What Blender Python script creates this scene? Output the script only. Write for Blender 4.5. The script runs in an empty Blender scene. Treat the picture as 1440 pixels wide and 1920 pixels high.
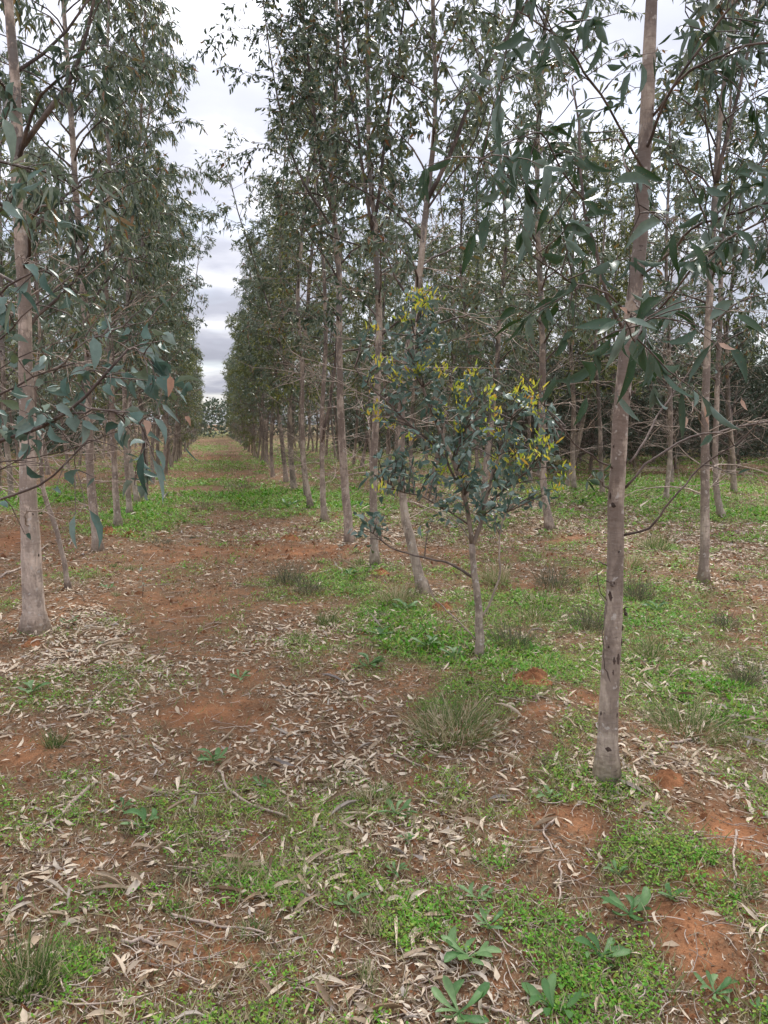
import bpy, math, random
import numpy as np
from mathutils import Matrix, Vector

# ------------------------------------------------------------------ camera, sky, sun, exposure
scene = bpy.context.scene
COL = scene.collection
R = math.radians
YAW, PITCH, FPX, CW, CH, CAMH = R(12.9), R(6.9), 1400.0, 720.0, 960.0, 1.6
cam_d = bpy.data.cameras.new("camera")
cam = bpy.data.objects.new("camera", cam_d); COL.objects.link(cam)
cam_d.sensor_fit = 'VERTICAL'; cam_d.sensor_height = 36; cam_d.lens = 36 * FPX / 1920
cam_d.clip_start = .05; cam_d.clip_end = 3000
cam.location = (0, 0, CAMH); cam.rotation_euler = (R(90) - PITCH, 0, -YAW)
scene.camera = cam
scene.view_settings.view_transform = 'Standard'; scene.view_settings.look = 'None'
scene.view_settings.gamma = 1; scene.view_settings.use_curve_mapping = False
scene.view_settings.exposure = 1.42

SUN_EL, SUN_AZ = R(52), R(25)          # azimuth measured from +Y towards +X
w = bpy.data.worlds.new("World"); scene.world = w; w.use_nodes = True
nt = w.node_tree; nt.nodes.clear(); N = nt.nodes.new; L = nt.links.new
out = N('ShaderNodeOutputWorld')
sky = N('ShaderNodeTexSky'); sky.sky_type = 'NISHITA'; sky.sun_disc = False
sky.sun_elevation = SUN_EL; sky.sun_rotation = SUN_AZ
bg1 = N('ShaderNodeBackground'); bg1.inputs[1].default_value = .1; L(sky.outputs[0], bg1.inputs[0])
bg2 = N('ShaderNodeBackground'); bg2.inputs[1].default_value = 1.0
tc = N('ShaderNodeTexCoord'); sep = N('ShaderNodeSeparateXYZ'); L(tc.outputs['Generated'], sep.inputs[0])
def wm(op, a, b=None, c=None):
    n = N('ShaderNodeMath'); n.operation = op
    for i, v in enumerate((a, b, c)):
        if v is None: continue
        if isinstance(v, (int, float)): n.inputs[i].default_value = v
        else: L(v, n.inputs[i])
    return n.outputs[0]
zz = wm('ADD', wm('MAXIMUM', sep.outputs[2], 0.0), .12)
cx = wm('DIVIDE', sep.outputs[0], zz); cy = wm('DIVIDE', sep.outputs[1], zz)
cb = N('ShaderNodeCombineXYZ'); L(cx, cb.inputs[0]); L(cy, cb.inputs[1])
n1 = N('ShaderNodeTexNoise'); n1.inputs['Scale'].default_value = 1.15; n1.inputs['Detail'].default_value = 7
n1.inputs['Roughness'].default_value = .5; L(cb.outputs[0], n1.inputs['Vector'])
cr = N('ShaderNodeValToRGB'); e = cr.color_ramp.elements
e[0].position = .30; e[0].color = (.28, .29, .34, 1); e[1].position = .64; e[1].color = (.66, .66, .69, 1)
m = cr.color_ramp.elements.new(.48); m.color = (.36, .37, .43, 1)
L(n1.outputs['Fac'], cr.inputs[0]); L(cr.outputs[0], bg2.inputs[0])
L(wm('MULTIPLY_ADD', wm('MAXIMUM', sep.outputs[2], 0.0), 1.5, .47), bg2.inputs[1])
n2 = N('ShaderNodeTexNoise'); n2.inputs['Scale'].default_value = .8; n2.inputs['Detail'].default_value = 4
L(cb.outputs[0], n2.inputs['Vector'])
mr = N('ShaderNodeMapRange'); mr.inputs['From Min'].default_value = .35; mr.inputs['From Max'].default_value = .5
mr.inputs['To Min'].default_value = .72; mr.inputs['To Max'].default_value = 1; L(n2.outputs['Fac'], mr.inputs['Value'])
mx = N('ShaderNodeMixShader'); L(mr.outputs[0], mx.inputs[0]); L(bg1.outputs[0], mx.inputs[1]); L(bg2.outputs[0], mx.inputs[2])
L(mx.outputs[0], out.inputs[0])

sd = bpy.data.lights.new("sun", 'SUN'); sd.energy = 2.2; sd.angle = R(17); sd.color = (1, .96, .9)
so = bpy.data.objects.new("sun", sd); COL.objects.link(so)
dsun = Vector((math.sin(SUN_AZ) * math.cos(SUN_EL), math.cos(SUN_AZ) * math.cos(SUN_EL), math.sin(SUN_EL)))
so.rotation_euler = dsun.to_track_quat('Z', 'Y').to_euler(); so.location = (0, 0, 30)

# ------------------------------------------------------------------ geometry of the view -> places in the world
FH = np.array([math.sin(YAW), math.cos(YAW), 0.]); RT = np.array([math.cos(YAW), -math.sin(YAW), 0.])
FW = np.array([FH[0] * math.cos(PITCH), FH[1] * math.cos(PITCH), -math.sin(PITCH)])
UP = np.cross(RT, FW); CAM = np.array([0, 0, CAMH])
def ray(px, py): return FW + RT * ((px - CW) / FPX) + UP * ((CH - py) / FPX)
def P(px, py, D):                       # point at horizontal distance D ahead of the viewer
    r = ray(px, py); return CAM + r * (D / (r @ FH))
def proj(p):
    d = np.asarray(p) - CAM; z = np.maximum(d @ FW, 1e-3)
    return CW + FPX * (d @ RT) / z, CH - FPX * (d @ UP) / z, d @ FW

rng = np.random.default_rng(7)
def _h(ix, iy, s):
    n = (ix * 374761393 + iy * 668265263 + s * 974634777) & 0xffffffff
    n = ((n ^ (n >> 13)) * 1274126177) & 0xffffffff
    return ((n ^ (n >> 16)) & 0xffff) / 65535.0
def vnoise(x, y, s=0):
    ix = np.floor(x).astype(np.int64); iy = np.floor(y).astype(np.int64); fx = x - ix; fy = y - iy
    fx = fx * fx * (3 - 2 * fx); fy = fy * fy * (3 - 2 * fy)
    return ((_h(ix, iy, s) * (1 - fx) + _h(ix + 1, iy, s) * fx) * (1 - fy)
            + (_h(ix, iy + 1, s) * (1 - fx) + _h(ix + 1, iy + 1, s) * fx) * fy)
def fbm(x, y, s=0, o=4):
    t = 0; a = .5
    for k in range(o):
        t = t + a * vnoise(x * 2 ** k + 13.7 * k, y * 2 ** k - 7.1 * k, s + k); a *= .5
    return t / (1 - .5 ** o)

ROW_L, ROW_R, PITCHROW = -1.43, 1.84, 3.27
def H(x, y):
    x = np.asarray(x, float); y = np.asarray(y, float); r = np.hypot(x, y)
    z = .10 * (fbm(x * .45, y * .45, 3) - .5) + .05 * (fbm(x * 1.7, y * 1.7, 9, 3) - .5)
    for c in (ROW_L, ROW_R, ROW_R + PITCHROW, ROW_L - PITCHROW):
        z = z + .05 * np.exp(-((x - c) / .45) ** 2)
    z = z + .04 * (fbm(x * 5, y * 5, 21, 4) - .5) * np.clip(9 / (r + 1), 0, 1)
    return z - .02
def G(px, py):                          # ground point seen at px,py
    r = ray(px, py); t = -CAMH / r[2]; p = CAM + r * t
    for _ in range(6):
        t = -(CAMH - H(p[0], p[1])) / r[2]; p = CAM + r * t
    return np.array([p[0], p[1], float(H(p[0], p[1]))])
def GD(px, py): return float((G(px, py) - CAM) @ FH)

def blobs(lst):
    o = []
    for (px, py, rx, ry, a) in lst:
        c = G(px, py); D = (c - CAM) @ FH
        wx = rx / FPX * D
        n_ = G(px, min(py + ry, 1915)); f_ = G(px, max(py - ry, 800))
        wy = max(.5 * np.linalg.norm(f_ - n_), .05); o.append((c[0], c[1], wx, wy, a))
    return o
def field(x, y, bl, base):
    v = np.full_like(np.asarray(x, float), base)
    wx = x + .5 * (fbm(x * 1.3, y * 1.3, 50, 3) - .5); wy = y + .7 * (fbm(x * 1.3, y * 1.3, 60, 3) - .5)
    for (bx, by, rx, ry, a) in bl:
        v = v + a * np.exp(-((wx - bx) / rx) ** 2 - ((wy - by) / ry) ** 2)
    return v
BARE = blobs([(380, 1345, 110, 45, .9), (350, 1130, 160, 22, .45), (420, 1035, 190, 20, .6), (150, 1120, 60, 20, .3), (25, 1010, 60, 30, .8),
              (25, 1420, 60, 40, .8), (1390, 1540, 90, 50, .9), (1310, 1730, 90, 70, .9), (1100, 1575, 70, 50, .85), (1370, 1830, 80, 50, .9),
              (330, 1760, 90, 50, .6), (1010, 1105, 60, 12, .5), (400, 890, 70, 8, .5), (450, 965, 60, 10, .3), (400, 858, 60, 5, .5), (460, 1270, 60, 20, .6),
              (960, 1335, 50, 20, .6), (1100, 1305, 40, 14, .8), (700, 1290, 60, 20, .3), (340, 1170, 100, 30, .5), (1050, 1010, 100, 8, .6),
              (600, 1030, 80, 12, .6), (830, 1030, 80, 12, .5), (1340, 1640, 60, 30, .7), (460, 1840, 60, 40, .3)])
GREEN = blobs([(950, 1230, 110, 45, 1.1), (720, 1160, 100, 40, 1.1), (820, 1190, 110, 40, .9), (640, 1100, 70, 20, .6), (1060, 1390, 90, 60, .7), (1130, 1520, 130, 45, .9), (1290, 1620, 110, 50, .8),
               (660, 1075, 60, 25, .9), (560, 935, 110, 22, 1.1), (270, 970, 80, 25, 1.1), (120, 1090, 90, 15, .3), (430, 935, 200, 14, .6), (400, 870, 120, 16, .4), (400, 905, 120, 10, .4), (390, 840, 50, 5, .5), (60, 935, 120, 20, .7),
               (1200, 1140, 180, 30, .5), (1400, 960, 120, 30, .55), (1100, 930, 80, 16, .6), (1260, 910, 200, 14, .5), (880, 1300, 90, 40, .6),
               (60, 1290, 80, 40, .7), (230, 1250, 70, 20, .5), (60, 1830, 60, 50, .8), (300, 1530, 120, 40, .45), (560, 1480, 60, 30, .3),
               (1010, 1800, 90, 80, .4), (930, 1640, 60, 30, .4), (380, 1600, 90, 40, .5), (1200, 1250, 180, 60, .5), (1000, 1150, 150, 40, .5),
               (1300, 1330, 130, 40, .5), (1010, 1480, 80, 30, .7), (1350, 1450, 70, 30, .5), (700, 1500, 70, 40, .4), (1390, 1700, 50, 50, .5),
               (600, 1560, 60, 20, .3), (180, 1700, 120, 40, .3), (450, 1640, 60, 40, .5), (390, 812, 40, 5, 1.5), (1240, 1780, 120, 60, .2), (780, 1730, 60, 60, .3),
               (560, 1220, 60, 25, .5), (1000, 1900, 200, 60, .1), (150, 1480, 100, 40, .3), (540, 1100, 80, 25, .4)])
LITTER = blobs([(620, 1300, 130, 40, .9), (720, 1400, 150, 60, .8), (560, 1390, 80, 40, .6), (80, 1250, 120, 50, .5), (170, 1190, 60, 50, .8), (150, 1150, 50, 50, .7),
                (1280, 1290, 160, 60, .8), (1180, 1440, 90, 50, .8), (70, 1620, 90, 120, .35), (560, 1600, 160, 60, .6), (1080, 960, 240, 35, 1.1),
                (1300, 1020, 170, 35, .8), (760, 1000, 160, 25, .7), (500, 1010, 120, 20, .4), (1000, 1320, 70, 40, .6), (780, 1540, 120, 80, .5),
                (760, 1820, 90, 90, .25), (150, 1850, 120, 60, .15), (1390, 1500, 80, 60, .4), (260, 1280, 150, 50, .6), (520, 1190, 120, 50, .3),
                (880, 950, 200, 15, .7), (100, 1400, 120, 40, .4), (1400, 1250, 80, 60, .4), (1150, 1460, 40, 14, .6), (70, 1185, 50, 14, .7), (900, 1232, 30, 10, .4), (797, 1115, 30, 8, .6), (703, 1058, 30, 6, .6), (1320, 1092, 35, 8, .6)])
def masks(x, y):
    x = np.asarray(x, float); y = np.asarray(y, float)
    n = fbm(x * 2.2, y * 2.2, 77) - .5; n2 = fbm(x * 5, y * 5, 88, 3) - .5; n3 = fbm(x * .8, y * .8, 99, 3) - .5
    g = field(x, y, GREEN, .28) + .9 * n + .85 * n2 + .5 * n3
    g = g + np.where(x > 2.6, .16, 0) + np.where(y > 25, .15 * (np.abs(x - .2) > 1.2), 0)
    b = field(x, y, BARE, .05) + .55 * n2 - .3 * n
    l = field(x, y, LITTER, .33) + np.where(x > 2.6, .12, 0) - .6 * n + .6 * n2
    g = np.clip(g * (1 - .75 * np.clip(b, 0, 1)), 0, 1); l = np.clip((l + .5 * (fbm(x * 1.4, y * 1.4, 123, 3) - .5)) * (1 - .8 * np.clip(b, 0, 1)) , 0, 1)
    return g, np.clip(b, 0, 1), l

# ------------------------------------------------------------------ mesh helpers
def mesh(name, V, F, mat, tint=None, extra=None, smooth=True):
    """V (n,3); F list of (m,k) index arrays; tint (faces,)"""
    me = bpy.data.meshes.new(name)
    V = np.ascontiguousarray(V, np.float32); F = [np.asarray(f, np.int32) for f in F if len(f)]
    me.vertices.add(len(V)); me.vertices.foreach_set('co', V.ravel())
    nl = sum(f.size for f in F); nf = sum(len(f) for f in F)
    me.loops.add(nl); me.polygons.add(nf)
    me.loops.foreach_set('vertex_index', np.concatenate([f.ravel() for f in F]))
    tot = np.concatenate([np.full(len(f), f.shape[1], np.int32) for f in F])
    st = np.zeros(nf, np.int32); st[1:] = np.cumsum(tot)[:-1]
    me.polygons.foreach_set('loop_start', st); me.polygons.foreach_set('loop_total', tot)
    me.polygons.foreach_set('use_smooth', np.full(nf, smooth))
    if tint is not None:
        a = me.attributes.new('tint', 'FLOAT', 'FACE'); a.data.foreach_set('value', np.ascontiguousarray(tint, np.float32))
    for k, v in (extra or {}).items():
        a = me.attributes.new(k, 'FLOAT', 'POINT'); a.data.foreach_set('value', np.ascontiguousarray(v, np.float32))
    me.update(calc_edges=True); me.materials.append(mat); return me
def ob(name, me, parent=None, loc=None, **props):
    o = bpy.data.objects.new(name, me); COL.objects.link(o)
    if parent is not None: o.parent = parent
    if loc is not None: o.location = loc
    for k, v in props.items():
        if v: o[k] = v
    return o

def nrmz(v): return v / np.maximum(np.linalg.norm(v, axis=-1, keepdims=True), 1e-9)
def tubes(Pt, Rd, k, cap=True):
    """Pt (N,m,3), Rd (N,m) -> verts, [quads, caps]"""
    Nn, m, _ = Pt.shape
    T = nrmz(np.gradient(Pt, axis=1)); ref = np.zeros_like(T); mean = nrmz(T.mean(1))
    ax = np.where(np.abs(mean[:, 2:3]) > .7, np.array([[1., .13, 0]]), np.array([[.05, .1, 1.]]))
    ref[:] = ax[:, None, :]
    A = nrmz(np.cross(T, ref)); B = np.cross(T, A)
    th = np.arange(k) / k * 2 * np.pi
    V = Pt[:, :, None, :] + Rd[:, :, None, None] * (A[:, :, None, :] * np.cos(th)[:, None] + B[:, :, None, :] * np.sin(th)[:, None])
    idx = np.arange(Nn * m * k).reshape(Nn, m, k)
    a = idx[:, :-1]; b = idx[:, 1:]
    Q = np.stack([a, np.roll(a, -1, 2), np.roll(b, -1, 2), b], -1).reshape(-1, 4)
    return V.reshape(-1, 3), [Q] + ([idx[:, -1], idx[:, 0, ::-1]] if cap else [])
class Wood:
    def __init__(s): s.V = []; s.F = {}; s.n = 0
    def add(s, Pt, Rd, k, cap=False):
        V, F = tubes(np.asarray(Pt, float), np.asarray(Rd, float), k, cap)
        for f in F: s.F.setdefault(f.shape[1], []).append(f + s.n)
        s.V.append(V); s.n += len(V)
    def mesh(s, name, mat, off=(0, 0, 0)):
        return mesh(name, np.concatenate(s.V) - np.asarray(off), [np.concatenate(f) for f in s.F.values()], mat)

PROF = {'narrow': [(0, .04), (.1, .08), (.32, .95), (.55, 1.), (.8, .55), (1, .02)],
        'ovate': [(0, .05), (.12, .10), (.3, 1.), (.55, .95), (.8, .5), (1, .02)],
        'spat': [(0, .22), (.25, .3), (.5, .75), (.75, 1.), (.92, .7), (1, .05)],
        'blade': [(0, .8), (.4, 1.), (.75, .6), (1, .03)]}
def leaf_geo(pos, dr, nm, Ln, Wd, bend, curl, kind='narrow', lod=2, droop=0.):
    pos, dr, nm = map(lambda a: np.atleast_2d(np.asarray(a, float)), (pos, dr, nm))
    n = len(pos); dr = nrmz(dr); side = nrmz(np.cross(nm, dr)); nm = np.cross(dr, side)
    Ln = np.broadcast_to(Ln, (n,)); Wd = np.broadcast_to(Wd, (n,)); bend = np.broadcast_to(bend, (n,)); curl = np.broadcast_to(curl, (n,))
    def C(t): return pos + dr * (Ln * t)[:, None] + side * (Ln * bend * (t * t - t))[:, None] + nm * (Ln * curl * (t - t * t))[:, None] + np.array([0, 0, -1.]) * (Ln * droop * t * t)[:, None]
    if lod == 0:
        c = C(.45); hw = side * (Wd * .5)[:, None]
        V = np.stack([C(0.), c - hw, C(1.), c + hw], 1).reshape(-1, 3)
        i = np.arange(n)[:, None] * 4; return V, [i + np.array([0, 1, 2, 3])], 1
    if lod == 1:
        c1 = C(.33); c2 = C(.7); hw = side * (Wd * .5)[:, None]; f = nm * (Wd * .12)[:, None]
        V = np.stack([C(.04), c1 - hw + f, c1 + hw - f, c2 - hw * .7 - f, c2 + hw * .7 + f, C(1.)], 1).reshape(-1, 3)
        i = np.arange(n)[:, None] * 6
        return V, [i + np.array([1, 2, 4, 3]), i + np.array([0, 2, 1]), i + np.array([3, 4, 5])], (1, 1, 1)
    pr = PROF[kind]; m = len(pr); rows = []
    for t, wv in pr:
        c = C(t); hw = side * (Wd * .5 * wv)[:, None]; f = nm * (Wd * .26 * wv)[:, None]
        rows += [c - hw + f, c - f * .3, c + hw + f]
    V = np.stack(rows, 1).reshape(-1, 3); i = np.arange(n)[:, None] * (3 * m); Q = []
    for k in range(m - 1):
        a = 3 * k; b = a + 3
        Q += [i + np.array([a, a + 1, b + 1, b]), i + np.array([a + 1, a + 2, b + 2, b + 1])]
    return V, [np.concatenate(Q)], 2 * (m - 1)
def leaves_mesh(name, D, mat, lod, kind='narrow', off=(0, 0, 0), droop=0.):
    V, F, _ = leaf_geo(D['pos'], D['dir'], D['nrm'], D['L'], D['W'], D['bend'], D['curl'], kind, lod, droop)
    t = D['tint']; tint = np.concatenate([np.tile(t, len(f) // len(t)) for f in F])
    return mesh(name, V - np.asarray(off), F, mat, tint)
def cat(Ds): return {k: np.concatenate([d[k] for d in Ds]) for k in Ds[0]}
def sel(D, i): return {k: v[i] for k, v in D.items()}

# ------------------------------------------------------------------ materials
def mat_base(name):
    m = bpy.data.materials.new(name); m.use_nodes = True; t = m.node_tree; t.nodes.clear()
    return m, t, t.nodes.new, t.links.new
def ramp(t, N, src, stops, L):
    c = N('ShaderNodeValToRGB'); el = c.color_ramp.elements
    while len(el) < len(stops): el.new(.5)
    for e_, (p_, q) in zip(el, stops): e_.position = p_; e_.color = (*q, 1)
    L(src, c.inputs[0]); return c.outputs[0]
def leaf_mat(name, stops, rough=.45, trans=.25, spots=0., spec=.5):
    m, t, N, L = mat_base(name)
    o = N('ShaderNodeOutputMaterial'); b = N('ShaderNodeBsdfPrincipled'); b.inputs['Roughness'].default_value = rough
    b.inputs['Specular IOR Level'].default_value = spec * .6
    at = N('ShaderNodeAttribute'); at.attribute_name = 'tint'; oi = N('ShaderNodeObjectInfo')
    ad = N('ShaderNodeMath'); ad.operation = 'ADD'; L(at.outputs['Fac'], ad.inputs[0]); L(oi.outputs['Random'], ad.inputs[1])
    fr = N('ShaderNodeMath'); fr.operation = 'PINGPONG'; fr.inputs[1].default_value = 1; L(ad.outputs[0], fr.inputs[0])
    col = ramp(t, N, fr.outputs[0], stops, L)
    g = N('ShaderNodeNewGeometry'); nz = N('ShaderNodeTexNoise'); nz.inputs['Scale'].default_value = 60; nz.inputs['Detail'].default_value = 3
    L(g.outputs['Position'], nz.inputs['Vector'])
    mp = N('ShaderNodeMapRange'); mp.inputs['To Min'].default_value = .7; mp.inputs['To Max'].default_value = 1.3; L(nz.outputs['Fac'], mp.inputs['Value'])
    mu = N('ShaderNodeMixRGB'); mu.blend_type = 'MULTIPLY'; mu.inputs[0].default_value = 1; L(col, mu.inputs[1]); L(mp.outputs[0], mu.inputs[2]); c = mu.outputs[0]
    if spots:
        n2 = N('ShaderNodeTexNoise'); n2.inputs['Scale'].default_value = 150; L(g.outputs['Position'], n2.inputs['Vector'])
        r2 = N('ShaderNodeMapRange'); r2.inputs['From Min'].default_value = .66; r2.inputs['From Max'].default_value = .72; r2.inputs['To Max'].default_value = spots
        L(n2.outputs['Fac'], r2.inputs['Value'])
        mm = N('ShaderNodeMixRGB'); mm.inputs[2].default_value = (.22, .12, .06, 1); L(r2.outputs[0], mm.inputs[0]); L(c, mm.inputs[1]); c = mm.outputs[0]
    L(c, b.inputs['Base Color'])
    tr = N('ShaderNodeBsdfTranslucent'); L(c, tr.inputs[0]); mix = N('ShaderNodeMixShader'); mix.inputs[0].default_value = trans
    L(b.outputs[0], mix.inputs[1]); L(tr.outputs[0], mix.inputs[2]); L(mix.outputs[0], o.inputs[0]); return m
M = {}
M['leaf'] = leaf_mat('gum_leaf', [(0, (.025, .045, .026)), (.3, (.058, .09, .054)), (.6, (.105, .142, .09)), (.85, (.19, .225, .165)), (.95, (.16, .17, .06)), (1, (.20, .09, .04))], .38, .28)
M['leaf_olive'] = leaf_mat('olive_gum_leaf', [(0, (.03, .045, .016)), (.5, (.085, .11, .038)), (.85, (.16, .185, .065)), (1, (.26, .25, .05))], .45, .25)
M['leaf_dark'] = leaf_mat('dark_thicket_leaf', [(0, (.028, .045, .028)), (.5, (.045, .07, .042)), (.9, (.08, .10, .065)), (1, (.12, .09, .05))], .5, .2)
M['leaf_blue'] = leaf_mat('blue_green_leaf', [(0, (.030, .066, .045)), (.35, (.058, .11, .083)), (.7, (.105, .17, .137)), (.92, (.20, .26, .225)), (1, (.10, .13, .05))], .42, .2, .5)
M['leaf_big'] = leaf_mat('broad_green_leaf', [(0, (.020, .045, .012)), (.35, (.034, .07, .026)), (.7, (.06, .10, .066)), (1, (.15, .20, .155))], .40, .25, .7)
M['leaf_new'] = leaf_mat('yellow_new_leaf', [(0, (.14, .24, .03)), (.2, (.30, .42, .03)), (.6, (.50, .56, .05)), (.9, (.68, .58, .06)), (1, (.60, .32, .07))], .4, .35)
M['leaf_brown'] = leaf_mat('dead_hanging_leaf', [(0, (.28, .13, .07)), (.5, (.38, .24, .17)), (1, (.45, .32, .24))], .7, .2)
M['dry'] = leaf_mat('dry_fallen_leaf', [(0, (.08, .045, .028)), (.3, (.22, .15, .09)), (.6, (.41, .32, .225)), (.9, (.58, .49, .375)), (1, (.25, .22, .20))], .75, .12)
M['chaff'] = leaf_mat('leaf_fragment', [(0, (.04, .027, .016)), (.45, (.10, .068, .04)), (.75, (.25, .19, .13)), (1, (.50, .43, .34))], .85, .05)
M['clover'] = leaf_mat('low_weed_leaf', [(0, (.018, .07, .004)), (.45, (.055, .19, .010)), (.8, (.12, .31, .02)), (1, (.26, .30, .05))], .55, .3)
M['grass'] = leaf_mat('grass_blade', [(0, (.035, .08, .018)), (.4, (.09, .16, .035)), (.62, (.17, .21, .07)), (.8, (.34, .29, .16)), (1, (.50, .42, .28))], .6, .3)
M['rush'] = leaf_mat('wiry_grass_blade', [(0, (.03, .055, .03)), (.5, (.055, .08, .045)), (.85, (.13, .12, .07)), (1, (.25, .2, .13))], .6, .2)
M['rosette'] = leaf_mat('rosette_leaf', [(0, (.035, .105, .025)), (.5, (.07, .16, .045)), (1, (.14, .23, .09))], .5, .25, .35)
M['twigdry'] = leaf_mat('dry_twig', [(0, (.12, .085, .065)), (.5, (.25, .19, .15)), (1, (.42, .35, .29))], .85, 0)

def bark(name, low, mid, high, zl, zh, spots=True):
    m, t, N, L = mat_base(name)
    o = N('ShaderNodeOutputMaterial'); b = N('ShaderNodeBsdfPrincipled'); b.inputs['Roughness'].default_value = .72; b.inputs['Specular IOR Level'].default_value = .25
    tc = N('ShaderNodeTexCoord'); s = N('ShaderNodeSeparateXYZ'); L(tc.outputs['Object'], s.inputs[0])
    def noise(sc, sx=1, sz=1, det=4, r=.55):
        mp = N('ShaderNodeMapping'); mp.inputs['Scale'].default_value = (sx, sx, sz); L(tc.outputs['Object'], mp.inputs[0])
        oi = N('ShaderNodeObjectInfo'); n = N('ShaderNodeTexNoise'); n.noise_dimensions = '4D'
        ml = N('ShaderNodeMath'); ml.operation = 'MULTIPLY'; ml.inputs[1].default_value = 37; L(oi.outputs['Random'], ml.inputs[0]); L(ml.outputs[0], n.inputs['W'])
        n.inputs['Scale'].default_value = sc; n.inputs['Detail'].default_value = det; n.inputs['Roughness'].default_value = r; L(mp.outputs[0], n.inputs['Vector']); return n.outputs['Fac']
    def mr(v, a, bb, c=0., d=1.):
        n = N('ShaderNodeMapRange'); n.inputs['From Min'].default_value = a; n.inputs['From Max'].default_value = bb
        n.inputs['To Min'].default_value = c; n.inputs['To Max'].default_value = d; L(v, n.inputs['Value']); return n.outputs[0]
    def mixc(f, c1, c2, bt='MIX'):
        n = N('ShaderNodeMixRGB'); n.blend_type = bt
        for i, v in enumerate((f, c1, c2)):
            if isinstance(v, (int, float)): n.inputs[i].default_value = v
            elif isinstance(v, tuple): n.inputs[i].default_value = (*v, 1)
            else: L(v, n.inputs[i])
        return n.outputs[0]
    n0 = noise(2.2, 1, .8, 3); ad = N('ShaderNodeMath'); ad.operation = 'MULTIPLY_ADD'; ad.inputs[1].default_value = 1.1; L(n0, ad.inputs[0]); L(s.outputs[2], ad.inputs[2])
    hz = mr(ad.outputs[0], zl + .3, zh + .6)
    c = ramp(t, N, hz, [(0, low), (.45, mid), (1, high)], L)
    c = mixc(mr(noise(6, 1, .5, 6, .65), .50, .54, 0, .85), c, tuple(min(1, v * 1.35) for v in low))       # pale peeled plates
    c = mixc(mr(noise(6.5, 1, .7, 7, .72), .53, .58, 0, .6), c, tuple(v * .6 for v in mid))           # old darker bark
    c = mixc(mr(noise(28, 1.2, .25, 5, .7), .40, .62, 0, .5), c, tuple(v * .55 for v in mid))           # vertical streaks
    if spots:
        c = mixc(mr(noise(3.2, 1, .9, 5, .6), .53, .56, 0, .55), c, tuple(v * .72 for v in mid))
        c = mixc(mr(noise(26, .35, 3.2, 3, .6), .60, .66, 0, .35), c, tuple(v * .5 for v in mid))
        c = mixc(mr(noise(30, 1, .9, 2), .62, .66, 0, .7), c, (.50, .45, .40))
        c = mixc(mr(noise(17, 1, 2.2, 4, .7), .66, .71, 0, .8), c, (.05, .034, .028))
    L(c, b.inputs['Base Color'])
    bp = N('ShaderNodeBump'); bp.inputs['Strength'].default_value = .8; bp.inputs['Distance'].default_value = .008
    sm = N('ShaderNodeMath'); sm.operation = 'ADD'; L(noise(30, 1, .5, 6, .65), sm.inputs[0]); L(noise(16, 1, 2.5, 3), sm.inputs[1]); L(sm.outputs[0], bp.inputs['Height'])
    L(bp.outputs[0], b.inputs['Normal']); L(b.outputs[0], o.inputs[0]); return m
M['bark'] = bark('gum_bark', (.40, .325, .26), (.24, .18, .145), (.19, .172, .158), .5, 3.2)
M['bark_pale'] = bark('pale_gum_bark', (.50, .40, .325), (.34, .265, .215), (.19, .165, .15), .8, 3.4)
M['bark_far'] = bark('far_gum_bark', (.33, .26, .205), (.20, .155, .127), (.12, .105, .095), .3, 2.4, False)
M['branch'] = bark('branch_bark', (.15, .115, .095), (.11, .08, .068), (.085, .068, .06), .5, 3, False)
M['deadwood'] = bark('dead_branch_bark', (.38, .30, .245), (.32, .25, .20), (.24, .19, .155), .3, 3, False)
M['scar'] = bark('dark_scar_bark', (.075, .05, .04), (.055, .038, .03), (.045, .032, .027), .3, 3, False)

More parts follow.
